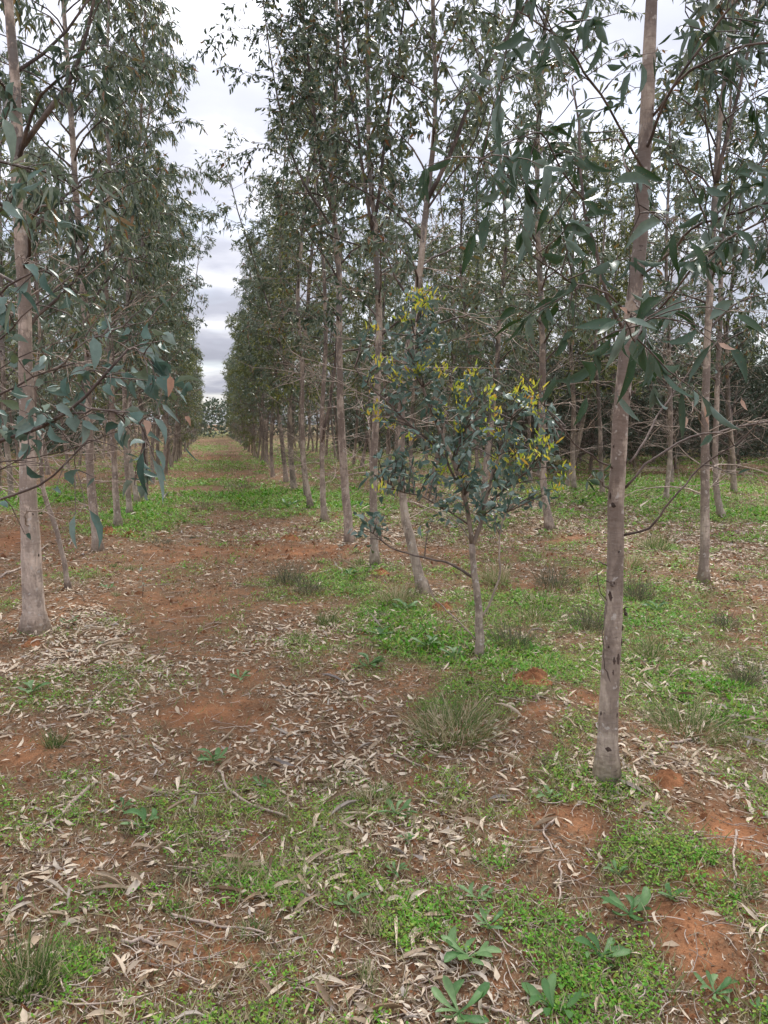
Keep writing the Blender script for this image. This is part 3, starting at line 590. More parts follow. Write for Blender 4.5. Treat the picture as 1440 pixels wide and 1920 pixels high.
for pl, w0, w1, nt, nl, t0, LL, LW, tl in [
    ([(-160, 860, 3.6), (0, 795, 3.1), (75, 685 + 20, 2.9), (150, 770, 2.9)], 0, 0, 0, 0, 0, 0, 0, 0),
    ([(-150, 880, 3.6), (-20, 830, 3.0), (75, 700 + 110, 2.8), (150, 755, 2.7), (200, 690, 2.7), (240, 655, 2.7)], 9, 4, 16, 7, .15, .075, .036, .16),
    ([(150, 757, 2.7), (200, 768, 2.6), (262, 785, 2.6), (270, 830, 2.5)], 5, 3, 5, 3, .3, .08, .03, .15),
    ([(135, 775, 2.7), (180, 762, 2.6), (245, 770, 2.5), (265, 790, 2.5), (270, 850, 2.5)], 5, 3, 3, 3, .6, .10, .03, .12),
    ([(240, 655, 2.7), (265, 660, 2.6), (300, 690, 2.6), (315, 720, 2.6)], 4, 2, 5, 4, .3, .085, .04, .12),
    ([(-150, 960, 3.6), (0, 932, 3.0), (60, 912, 2.9), (110, 885, 2.8), (165, 825, 2.8)], 7, 3, 4, 1, .4, .06, .03, .15),
    ([(-160, 800, 3.6), (-20, 745, 3.0), (60, 705, 2.9), (140, 680, 2.9)], 6, 3, 9, 6, .15, .07, .033, .16),
    ([(-160, 700, 3.6), (-20, 560, 3.0), (40, 510, 2.9), (90, 505, 2.8)], 6, 3, 6, 5, .35, .10, .034, .16),
    ([(-160, 560, 3.6), (-30, 420, 3.0), (20, 380, 2.9)], 5, 3, 5, 5, .4, .10, .034, .16),
    ([(-160, 420, 3.6), (-40, 260, 3.0), (10, 225, 2.9)], 5, 3, 4, 5, .4, .10, .034, .16),
    ([(-150, 870, 3.6), (0, 868, 3.0), (130, 850, 2.9), (240, 800, 2.9), (300, 780, 3.0)], 3, 1.5, 6, 0, .2, .1, .03, .18),
    ([(100, 700, 2.9), (150, 640, 2.9), (230, 610, 3.0), (280, 600, 3.1)], 4, 2, 6, 2, .2, .07, .028, .2),
    ([(75, 770, 2.9), (110, 800, 2.8), (140, 850, 2.8), (142, 880, 2.8)], 3, 2, 2, 1, .2, .07, .028, .1),
    ([(-150, 800, 3.6), (0, 690, 3.2), (90, 650, 3.1), (180, 625, 3.1), (250, 640, 3.1)], 3, 1.5, 9, 0, .2, .1, .03, .2),
    ([(-150, 900, 3.6), (0, 880, 3.1), (120, 800, 3.0), (220, 750, 3.0), (280, 730, 3.0)], 3, 1.5, 9, 0, .2, .1, .03, .2),
    ([(-150, 700, 3.6), (0, 640, 3.2), (80, 560, 3.1), (160, 520, 3.1)], 4, 2, 10, 0, .2, .1, .03, .3)]:
    if not w0: continue
    q = hero_branch(eM, bM, pl, w0 * .75, w1 * .75, gM, nt, nl, tl, LL * .85, LW * .8, t0, .45, name='bough')
    if q is not None: hm.append(q)
for a, b, D, wd in [((172, 625), (176, 695), 2.6, .05), ((270, 650), (310, 760), 2.6, .05), ((285, 660), (320, 710), 2.6, .04), ((300, 755), (338, 795), 2.5, .02), ((283, 780), (310, 835), 2.5, .03),
                    ((272, 838), (278, 930), 2.4, .028), ((280, 850), (305, 945), 2.4, .022), ((285, 840), (305, 888), 2.5, .03), ((142, 915), (150, 880), 2.6, .045), ((142, 960), (145, 1030), 2.6, .028),
                    ((160, 950), (185, 1030), 2.6, .035), ((345, 835), (375, 868), 2.8, .008), ((205, 715), (218, 745), 2.6, .035), ((130, 710), (90, 735), 2.7, .04), ((70, 800), (28, 822), 2.7, .045),
                    ((55, 780), (20, 800), 2.7, .04), ((100, 760), (140, 790), 2.7, .04), ((95, 790), (130, 830), 2.7, .038), ((160, 780), (200, 788), 2.7, .025), ((40, 770), (0, 750), 2.7, .04),
                    ((130, 700), (135, 750), 2.7, .03), ((250, 655), (290, 680), 2.6, .035), ((40, 495), (70, 530), 2.7, .04), ((85, 505), (110, 560), 2.7, .035), ((0, 370), (40, 410), 2.6, .04), ((0, 215), (22, 310), 2.6, .045)]:
    hm.append(px_leaf(a, b, D, wd, gM.uniform(-.5, .5), gM))
petioles(eM, bM, [q for q in hm if len(q['pos']) == 1]); DMall = cat(hm); split_leaves(eM, bM, DMall, 'leaf_blue', 'ovate', gM, 290)
for a, b, D, wd in [((318, 700), (315, 745), 2.5, .03), ((267, 785), (275, 818), 2.5, .03), ((345, 780), (357, 800), 2.7, .02), ((230, 815), (235, 830), 2.8, .02)]:
    q = px_leaf(a, b, D, wd, .4, gM); leaf_ob(q['pos'][0], q['dir'][0], q['nrm'][0], q['L'][0], q['W'][0], 'ovate', 'leaf_brown', eM, bM, gM, 'dead_leaf')

# --- sapling in the middle, built towards the clumps of its crown
def cloud_tree(e, base, D, skel, g, clumps, LL, LW, leafmat, kind, limit, nl=9):
    """skel: list of (points, radii) already placed; each twig grows from the nearest skeleton point to a target in a clump"""
    pts = np.concatenate([s[0][len(s[0]) // 5:] for s in skel]); T = []; news = []
    for (px, py, rx, ry, n, dD, nw) in clumps:
        for _ in range(n):
            a = g.uniform(0, 6.28); r = math.sqrt(g.random()); q = P(px + rx * r * math.cos(a), py + ry * r * math.sin(a), D + dD + g.normal(0, .28))
            dd = np.linalg.norm(pts - q, axis=1) + 1.0 * np.maximum(pts[:, 2] - q[2] + .1, 0); s = pts[np.argmin(dd)]
            mid = (s + q) / 2 + g.normal(0, .03, 3) + np.array([0, 0, .04]); t = np.linspace(0, 1, 7)[:, None]
            T.append((1 - t) ** 2 * s + 2 * t * (1 - t) * mid + t * t * q); news.append(g.random() < nw)
    T = np.array(T); news = np.array(news); W_ = Wood(); W_.add(T, np.broadcast_to(np.linspace(.005, .0015, 7), T.shape[:2]), 5)
    Ds = []
    nk = len(T); v = g.uniform(.35, 1, (nk, nl)); v[:, 0] = 1; q, s = along(T, v); q = q.reshape(-1, 3); s = s.reshape(-1, 3)
    q = q + g.normal(0, .022, q.shape); c = len(q); ld = s * .5 + nrmz(g.normal(0, 1, (c, 3))) * .9 + np.array([0, 0, -.25])
    nm = nrmz(np.cross(ld, g.normal(0, 1, (c, 3)))) + np.array([0, 0, .5])
    Dl = dict(pos=q, dir=nrmz(ld), nrm=nrmz(nm), L=LL * g.lognormal(0, .22, c), W=LW * g.lognormal(0, .2, c), bend=g.normal(0, .15, c), curl=g.normal(0, .15, c), tint=g.random(c))
    split_leaves(e, base, Dl, leafmat, kind, g, limit)
    ob('twigs', W_.mesh('twigs', M['branch'], base), e, kind='stuff')
    tips = T[news]
    if len(tips):
        k = 14; q = np.repeat(tips[:, -1], k, 0) + g.normal(0, .026, (len(tips) * k, 3)); c = len(q)
        ld = nrmz(g.normal(0, 1, (c, 3))) * .7 + np.array([0, 0, .9])
        Dn = dict(pos=q, dir=nrmz(ld), nrm=nrmz(np.cross(ld, g.normal(0, 1, (c, 3)))), L=.038 * g.lognormal(0, .35, c), W=.0115 * g.lognormal(0, .2, c), bend=g.normal(0, .2, c), curl=g.normal(0, .15, c), tint=g.random(c))
        ob('new_growth', leaves_mesh('new_growth', Dn, M['leaf_new'], 1, off=base), e, kind='stuff', label='yellow and orange young leaves at the shoot tips')
gS = np.random.default_rng(5); bS = G(899, 1228); DS = float((bS - CAM) @ FH)
eS = place_tree(bS, 'low sapling with forked stem, blue green leaves and yellow shoot tips, in the right row', name='gum_sapling')
def skel(pl, wd, n=20, D=DS, g=gS, e=eS, b=bS, mat='bark', nm='stem', k=10):
    p, r = resample(px_line(pl, D), np.array(wd) / FPX * D / 2, n, .003, g); trunk_obj(nm, p, r, k, M[mat], e, b, .03, g); return p, r
SK = [skel([(899, 1232), (897, 1150), (890, 1085), (885, 1020)], [19, 15, 13, 12], nm='trunk', k=12),
      skel([(885, 1022), (882, 985), (873, 935), (850, 865), (805, 760), (775, 665), (783, 580)], [9, 9, 8, 7, 5, 4, 2]),
      skel([(886, 1024), (900, 990), (907, 945), (930, 870), (960, 790), (975, 740)], [9, 8, 7, 6, 4, 2]),
      skel([(873, 935), (830, 850), (760, 790), (690, 720), (665, 690)], [5, 4, 4, 3, 2], mat='branch', nm='branch'),
      skel([(907, 950), (970, 900), (1030, 850), (1060, 800)], [5, 4, 3, 2], mat='branch', nm='branch'),
      skel([(850, 865), (870, 800), (885, 740)], [4, 3, 2], mat='branch', nm='branch'),
      skel([(885, 1082), (850, 1062), (810, 1050), (740, 1030), (700, 1000)], [6, 5, 4, 3, 2], mat='branch', nm='branch'),
      skel([(880, 985), (850, 965), (790, 930), (720, 915)], [4, 3, 3, 2], mat='branch', nm='branch'),
      skel([(901, 1160), (925, 1120), (937, 1080), (932, 1010), (950, 960)], [5, 4, 4, 3, 2], mat='deadwood', nm='branch'),
      skel([(893, 1200), (840, 1150), (810, 1120), (800, 1085)], [3, 3, 2, 1.5], mat='deadwood', nm='branch')]
cloud_tree(eS, bS, DS, SK, gS, [(790, 665, 62, 75, 30, 0, .3), (785, 580, 32, 28, 12, 0, 1), (735, 690, 50, 60, 11, 0, 0.35), (850, 790, 70, 60, 21, 0, 0.25), (890, 735, 40, 35, 9, 0, 0.9), (800, 860, 80, 50, 23, 0, 0.08),
    (900, 870, 70, 60, 24, -0.1, 0.1), (960, 830, 60, 60, 21, 0, 0.5), (1020, 800, 50, 60, 14, 0.1, 0.35), (1010, 880, 50, 60, 13, 0, 0.15), (950, 950, 50, 35, 11, 0, 0), (900, 930, 60, 40, 9, -0.1, 0),
    (685, 990, 28, 34, 6, 0, 0), (740, 890, 50, 50, 13, 0, 0.1), (690, 620, 30, 25, 4, 0, 0.5), (960, 745, 50, 25, 7, 0, 0.8), (840, 960, 40, 50, 4, 0, 0), (700, 770, 40, 40, 6, 0, 0.2)], .066, .026, 'leaf_blue', 'ovate', 290, 7)

# --- other trees of the rows near enough to know one from the next
hero_tree(21, [(128, 1102), (122, 1050), (112, 1010), (98, 965), (78, 920), (78, 850), (62, 760), (75, 640), (70, 560)], [10, 9, 9, 9, 8, 7, 6, 5, 5], 3.2,
          'thin crooked stem leaning beside the left front gum tree', z0=1.9, nb=14, nt=6, nl=8, r0=.6, dead=8, name='gum_sapling')
hero_tree(22, [(184, 1032), (178, 960), (172, 900), (167, 800), (165, 700), (160, 567), (150, 443), (140, 300), (133, 200), (125, 60)], [18, 16, 15, 14, 13, 12, 11, 10, 10, 8], 8.2,
          'second gum tree of the left row with smooth pinkish trunk and long drooping crown', r0=.88, nb=46, nt=9, nl=13, leafL=.125, z0=1.9, down=1.4)
hero_tree(23, [(222, 988), (219, 930), (214, 850), (210, 700), (200, 560), (205, 400)], [14, 12, 11, 10, 9, 8], 8.4, 'third gum tree of the left row, slim grey trunk behind the second', r0=.88, nb=46, nt=9, nl=13, leafL=.125, z0=1.9, down=1.4)
hero_tree(24, [(243, 965), (240, 900), (235, 850), (232, 740), (240, 600), (245, 450)], [11, 10, 9, 9, 8, 7], 8.2, 'fourth gum tree of the left row, next to one with a bent foot', r0=.88, nb=46, nt=9, nl=13, leafL=.125, z0=1.9, down=1.4)
hero_tree(25, [(258, 943), (254, 915), (244, 870), (240, 800), (250, 640), (262, 500)], [10, 10, 8, 7, 7, 6], 8.4, 'gum tree with its foot bent to the right in green grass on the left row', r0=.88, nb=46, nt=9, nl=13, leafL=.125, z0=1.8, down=1.4)
hero_tree(26, [(797, 1112), (786, 1070), (776, 1035), (764, 990), (755, 933), (752, 860), (752, 780), (765, 640), (790, 520), (800, 383), (820, 233), (817, 60)], [23, 21, 19, 17, 15, 14, 13, 13, 12, 11, 8, 7], 7.8,
          'gum tree with curved pale foot just behind the leafy sapling', [([(801, 375), (825, 330), (847, 283), (872, 215), (897, 143), (930, 105), (980, 20)], [9, 8, 8, 7, 7, 6, 5])], r0=.9, nb=48, nt=9, nl=12, z0=2.3, leafL=.09, leafW=.026)
hero_tree(27, [(703, 1057), (701, 980), (699, 900), (702, 800), (706, 700), (707, 550), (700, 417), (690, 317), (685, 160)], [17, 15, 14, 13, 12, 11, 9, 8, 7], 8.4,
          'upright mottled grey trunk between a thick leaning one and a curved one', [([(700, 425), (712, 360), (722, 240), (750, 100)], [7, 6, 5, 4]), ([(700, 440), (680, 330), (665, 210), (640, 60)], [7, 6, 5, 4])], r0=.74, nb=50, nt=9, nl=12, z0=2.3, leafL=.084, leafW=.026)
hero_tree(28, [(656, 1017), (650, 950), (645, 890), (640, 800), (637, 700), (638, 500), (624, 383), (617, 317), (628, 200), (632, 60)], [18, 16, 15, 13, 12, 10, 9, 9, 7, 6], 8.6,
          'gum tree with thick pale leaning lower trunk, next past the mottled grey trunk', [([(624, 400), (600, 330), (585, 180), (570, 40)], [6, 6, 5, 4]), ([(618, 420), (590, 380), (560, 330), (530, 240)], [5, 5, 4, 3])], r0=.8, nb=56, nt=9, nl=12, z0=2.4, leafL=.08, leafW=.025)
hero_tree(29, [(609, 977), (604, 930), (603, 870), (604, 780), (611, 690), (614, 600), (605, 450)], [12, 11, 9, 8, 8, 7, 6], 7.4, 'slim twin stemmed gum tree with a dark fork low on its trunk', [([(603, 830), (615, 770), (628, 700), (632, 600)], [6, 5, 5, 4])], r0=.68, nb=38, nt=9, nl=12, z0=2.4, leafL=.085, leafW=.026)
hero_tree(30, [(583, 953), (577, 915), (571, 880), (568, 800), (569, 700), (560, 560), (570, 400)], [11, 10, 9, 8, 7, 7, 6], 7.6, 'gum tree with pale kinked foot at the near end of the bright green patch', r0=.65, nb=38, nt=9, nl=12, z0=2.2, leafL=.085, leafW=.026)
hero_tree(41, [(1319, 1090), (1321, 1000), (1322, 900), (1325, 800), (1327, 700), (1332, 567), (1340, 433), (1344, 333), (1352, 200), (1370, 40)], [19, 17, 16, 14, 13, 12, 11, 10, 8, 7], 8.2,
          'tall straight trunk with flaking bark on the second row, right of the closest tree', [([(1344, 340), (1358, 270), (1385, 180), (1410, 60)], [8, 7, 6, 5])], r0=1.0, nb=50, nt=9, nl=12, z0=2.3, dead=16)
hero_tree(42, [(1031, 992), (1021, 930), (1015, 860), (1017, 700), (1014, 560), (1005, 400), (1010, 200)], [16, 14, 13, 12, 11, 9, 7], 8.4, 'second row trunk rising behind the sapling from pale leaf litter', r0=1.0, nb=50, nt=9, nl=12, z0=2.3)
hero_tree(43, [(1355, 970), (1345, 935), (1341, 880), (1343, 760), (1350, 560)], [13, 12, 10, 9, 8], 7.6, 'trunk with a slanted foot behind the tall flaking one on the right', r0=1.05, nb=44, nt=9, nl=12, z0=2.1)
hero_tree(44, [(1077, 918), (1074, 870), (1076, 760), (1070, 600)], [10, 9, 8, 7], 8.0, 'slender trunk in green grass just left of the closest trunk', r0=1.05, nb=44, nt=9, nl=12, z0=2.1)
hero_tree(45, [(1248, 938), (1252, 895), (1258, 850), (1255, 740), (1250, 560)], [10, 9, 8, 8, 7], 7.4, 'pale curved trunk in the third row, right of the closest trunk', r0=1.05, nb=44, nt=9, nl=12, z0=2.0)
hero_tree(46, [(22, 935), (18, 880), (8, 800), (5, 650)], [11, 10, 9, 8], 8.0, 'trunk at the picture edge left of the left front gum tree, farther back', r0=1.35, nb=48, nt=9, nl=12, z0=1.9)

# --- rows running away: a few built kinds, copied tree by tree
def variant(seed, Ht, shape, leafmat, r0, z0, nb, nt, nl, LL, LW, dead, fork):
    g = np.random.default_rng(seed); pts = [np.array([0, 0, -.05])]; d = nrmz(np.array([g.normal(0, .08), g.normal(0, .08), 1.]))
    while pts[-1][2] < Ht:
        pts.append(pts[-1] + d * .45); d = nrmz(d + g.normal(0, .05, 3) + np.array([0, 0, .12]) - .12 * np.array([pts[-1][0], pts[-1][1], 0]))
    r = np.linspace(.052 + g.uniform(0, .014), .008, len(pts)); tp, tr = resample(np.array(pts), r, 22, .01, g); tr = tr * (1 + .25 * np.exp(-(tp[:, 2]) / .1))
    leaders = []
    if fork:
        z = g.uniform(.25, .45) * Ht; i = int(np.searchsorted(tp[:, 2], z)); q = [tp[i]]; az = g.uniform(0, 6.28); d = nrmz(np.array([math.cos(az) * .22, math.sin(az) * .22, 1.]))
        while q[-1][2] < Ht * .93: q.append(q[-1] + d * .5); d = nrmz(d + g.normal(0, .05, 3) + np.array([0, 0, .05]))
        leaders.append(resample(np.array(q), np.linspace(tr[i] * .7, .006, len(q)), 14, .01, g))
    W_, D, dw = tree_data(g, tp, tr, leaders, r0, z0, nb, nt, nl, LL, LW, shape, dead)
    Wt = Wood(); Wt.add(tp[None], tr[None], 8)
    for l in leaders: Wt.add(l[0][None], l[1][None], 6)
    if dw:
        for k in dw.F: W_.F.setdefault(k, []).extend([f + W_.n for f in dw.F[k]])
        W_.V += dw.V; W_.n += dw.n
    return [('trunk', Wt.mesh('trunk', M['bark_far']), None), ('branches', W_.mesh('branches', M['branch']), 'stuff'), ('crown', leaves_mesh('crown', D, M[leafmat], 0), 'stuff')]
TALL = [variant(100 + i, (8.3, 7.2, 8.6, 7.7, 8.0, 7.0)[i], 'tall', ['leaf', 'leaf', 'leaf_olive', 'leaf', 'leaf', 'leaf_olive'][i], (.56, .66, .5, .6, .7, .52)[i], 1.7, 44, 9, 12, .118, .029, 14, i % 2) for i in range(6)]
AIRY = [variant(160 + i, 7.6 + .3 * (i % 3), 'tall', ['leaf', 'leaf_olive', 'leaf', 'leaf_olive'][i], .85, 2.0, 44, 9, 12, .12, .03, 22, i % 2) for i in range(4)]
BUSHY = [variant(120 + i, 6.8 + .3 * i, 'bush', ['leaf_olive', 'leaf_olive', 'leaf'][i], .55, .3, 48, 9, 12, .12, .03, 8, 1) for i in range(3)]
THICK = [variant(140 + i, 3.5 + .35 * i, 'bush', 'leaf_dark', 1.3, .15, 58, 10, 13, .11, .03, 22, 1) for i in range(3)]
gF = np.random.default_rng(77); n_trees = 0
def far_tree(kindset, x, y, s, label, group, name='gum_tree'):
    global n_trees
    e = place_tree((x, y, float(H(x, y))), label, group, name); e.rotation_euler = (gF.normal(0, .02), gF.normal(0, .02), gF.uniform(0, 6.28)); e.scale = (s, s, s * gF.uniform(.9, 1.1)); n_trees += 1
    for nm, me, k in kindset[int(gF.integers(len(kindset)))]: ob(nm, me, e, kind=k)
def row(xc, y0, y1, gap, skip, label, group, smin=.92, far_bush=32, kinds=None):
    y = y0
    while y < y1:
        x = xc + gF.normal(0, .08)
        px, py, _ = proj(np.array([x, y, 0.]))
        if not any(abs(px - a) < 14 and abs(py - b) < 30 for a, b in skip) and gF.random() > .09:
            far = y > far_bush
            far_tree(BUSHY if far and gF.random() < .7 else (kinds or TALL), x, y, gF.uniform(smin, 1.08) * (.92 if far else 1), label, group)
        y += gap * gF.uniform(.8, 1.2) * (1 if y < 45 else 1.25)
row(ROW_L - .02, 16.3, 73, 1.75, [], 'gum tree far along the row on the left side of the track', 'gum trees continuing the left row')
row(ROW_R + .05, 15.4, 73, 1.75, [], 'gum tree far along the row on the right side of the track', 'gum trees continuing the right row')
HS = [(1319, 1090), (1031, 992), (1355, 970), (1077, 918), (1248, 938), (22, 935)]
row(ROW_R + PITCHROW, 13.2, 50, 2.0, HS, 'gum tree of the second row, right of the track', 'gum trees of the second row on the right', far_bush=36, kinds=AIRY)
row(ROW_R + 2 * PITCHROW, 15, 50, 2.1, HS, 'gum tree of the third row, right of the track', 'gum trees of the third row on the right', far_bush=36, kinds=AIRY)
row(ROW_R + 3 * PITCHROW, 15, 46, 2.3, HS, 'gum tree of the fourth row, right of the track', 'gum trees of the fourth row on the right', far_bush=34, kinds=AIRY)
row(ROW_R + 4 * PITCHROW, 30, 46, 2.8, HS, 'gum tree of the fifth row, right of the track', 'gum trees of the fifth row on the right', far_bush=34, kinds=AIRY)
row(ROW_L - PITCHROW, 18, 52, 2.0, HS, 'gum tree of the second row, left of the track', 'gum trees of the second row on the left', far_bush=36, kinds=AIRY)
row(ROW_L - 2 * PITCHROW, 22, 50, 2.3, [], 'gum tree of the third row, left of the track', 'gum trees of the third row on the left', far_bush=36, kinds=AIRY)
row(ROW_L - 3 * PITCHROW, 34, 54, 2.6, [], 'gum tree of the fourth row, left of the track', 'gum trees of the fourth row on the left', far_bush=36, kinds=AIRY)
for y in np.arange(21, 36, 2.2):
    for x in np.arange(y * .46 - .5, y * 1.0, 2.1):
        far_tree(THICK, x + gF.normal(0, .4), y + gF.normal(0, .5), gF.uniform(.85, 1.1), 'dark bushy tree in the thicket closing off the field on the right', 'dark thicket trees behind the right rows', 'thicket_tree')

# far-off wood that reads as one mass, closing the end of the rows
def far_wood():
    g = np.random.default_rng(9); n = 60000; ang = g.uniform(-.75, 1.15, n); r = g.uniform(75, 98, n)
    x = r * np.sin(ang); y = r * np.cos(ang); hh = 3.2 + 2.2 * vnoise(ang * 60, ang * 0 + .5, 4) + np.where(np.abs(ang - .005) > .03, 2.2, -.8)
    z = hh * g.random(n) ** .8; d = g.normal(0, 1, (n, 3)); D = dict(pos=np.stack([x, y, z], 1), dir=nrmz(d), nrm=nrmz(np.cross(d, g.normal(0, 1, (n, 3)))), L=g.uniform(.25, .6, n), W=g.uniform(.12, .3, n), bend=g.normal(0, .2, n), curl=g.normal(0, .2, n), tint=g.random(n))
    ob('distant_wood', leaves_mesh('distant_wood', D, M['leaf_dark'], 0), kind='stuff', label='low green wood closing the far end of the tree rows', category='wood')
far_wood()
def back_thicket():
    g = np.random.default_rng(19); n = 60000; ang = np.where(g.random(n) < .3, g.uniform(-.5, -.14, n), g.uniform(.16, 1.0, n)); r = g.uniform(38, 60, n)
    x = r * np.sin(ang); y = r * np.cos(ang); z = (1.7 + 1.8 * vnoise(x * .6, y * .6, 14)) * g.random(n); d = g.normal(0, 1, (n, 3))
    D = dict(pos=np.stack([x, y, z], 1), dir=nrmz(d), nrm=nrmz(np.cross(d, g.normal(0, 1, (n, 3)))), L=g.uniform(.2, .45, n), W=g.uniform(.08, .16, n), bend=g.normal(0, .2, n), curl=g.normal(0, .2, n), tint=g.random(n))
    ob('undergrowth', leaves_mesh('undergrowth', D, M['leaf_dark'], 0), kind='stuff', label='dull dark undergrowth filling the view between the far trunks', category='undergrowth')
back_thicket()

# ------------------------------------------------------------------ ground cover
CEN = math.atan2(FH[0], FH[1])
def scatter(n, r0, r1, g, half=.74, p=1.):
    u = g.random(n); r = r0 * (r1 / r0) ** (u ** p); a = CEN + g.uniform(-half, half, n)
    x = r * np.sin(a); y = r * np.cos(a); return x, y, r
def flat_leaves(x, y, g, L0, W0, tilt=.25, lift=.004, lmin=.5, sig=.3):
    n = len(x); a = g.uniform(0, 6.28, n); d = np.stack([np.cos(a), np.sin(a), g.normal(0, tilt * .5, n)], 1); nm = np.stack([g.normal(0, tilt, n), g.normal(0, tilt, n), np.ones(n)], 1)
    d = nrmz(d); Ln = L0 * g.lognormal(0, sig, n); z = H(x, y) + lift + np.abs(d[:, 2]) * Ln * .35 - .002 + g.random(n) * .005
    pos = np.stack([x, y, z], 1) - d * (Ln * .5)[:, None]
    return dict(pos=pos, dir=d, nrm=nrmz(nm), L=Ln, W=W0 * g.lognormal(0, .25, n), bend=g.normal(0, .5, n), curl=g.normal(0, .3, n), tint=g.random(n))
def fallen():
    g = np.random.default_rng(41); x, y, r = scatter(92000, 1.7, 45, g); gm, b, l = masks(x, y)
    keep = g.random(len(x)) < np.clip(.05 + .85 * (l - .25), .04, 1) * (1 - .8 * b); x, y, r = x[keep], y[keep], r[keep]
    D = flat_leaves(x, y, g, .054, .0125, .5, sig=.45); D['L'] *= np.clip(r / 9, 1, 1.8); D['W'] *= np.clip(r / 6, 1, 2.6)
    x2, y2, r2 = scatter(90000, 5, 30, g); gm2, b2, l2 = masks(x2, y2); k2 = g.random(len(x2)) < np.clip(1.1 * (l2 - .3), .02, 1) * (1 - .8 * b2); x2, y2, r2 = x2[k2], y2[k2], r2[k2]
    for o_ in [o for o in bpy.data.objects if o.type == 'EMPTY' and o.get('category') == 'tree' and o.location.y < 15]:
        k_ = int(90 * min(1, 9 / o_.location.y)); a_ = g.uniform(0, 6.28, k_); q_ = .06 + np.abs(g.normal(0, .16, k_)); x2 = np.r_[x2, o_.location.x + q_ * np.cos(a_)]; y2 = np.r_[y2, o_.location.y + q_ * np.sin(a_)]
    r2 = np.hypot(x2, y2)
    D2 = flat_leaves(x2, y2, g, .06, .014, .45, sig=.4); D2['L'] *= np.clip(r2 / 9, 1, 1.9); D2['W'] *= np.clip(r2 / 6, 1, 2.8); D = cat([D, D2]); x = np.r_[x, x2]; y = np.r_[y, y2]; r = np.r_[r, r2]
    px, py, z = proj(D['pos']); vis = (px > 0) & (px < 1440) & (py < 1915); size = np.where(vis, D['L'] * FPX / z, 0); pick = np.argsort(-size)[:270]
    for i in pick:
        c = D['pos'][i] + D['dir'][i] * D['L'][i] * .5
        o = leaf_ob(D['pos'][i], D['dir'][i], D['nrm'][i], D['L'][i] * 1.12, D['W'][i] * 1.15, 'narrow', 'dry', None, (0, 0, 0), g, 'fallen_leaf')
        o['label'] = 'single curled dry gum leaf lying on the soil in the foreground'; o['category'] = 'leaf'; o['group'] = 'dry gum leaves lying in the foreground'
    rest = np.setdiff1d(np.arange(len(x)), pick); near = rest[r[rest] < 7]; far = rest[r[rest] >= 7]
    a = ob('leaf_litter', leaves_mesh('leaf_litter', sel(D, near), M['dry'], 1), kind='stuff', label='scattered dry gum leaves covering the near ground', category='leaf litter')
    ob('leaf_litter', leaves_mesh('leaf_litter', sel(D, far), M['dry'], 0), kind='stuff', label='scattered dry gum leaves on the ground between the farther rows', category='leaf litter')
    # broken fragments and fine chaff
    x, y, r = scatter(150000, 1.6, 18, g); gm, b, l = masks(x, y); keep = g.random(len(x)) < np.clip(.45 + .8 * l, 0, 1) * (1 - .7 * b); x, y, r = x[keep], y[keep], r[keep]
    D = flat_leaves(x, y, g, .017, .0045, .4, .002, sig=.6); D['L'] *= np.clip(r / 4, 1, 2.5); D['W'] *= np.clip(r / 4, 1, 2.5)
    ob('leaf_fragments', leaves_mesh('leaf_fragments', D, M['chaff'], 0), kind='stuff', label='fine brown fragments of leaf and bark strewn over the soil', category='leaf litter')
fallen()
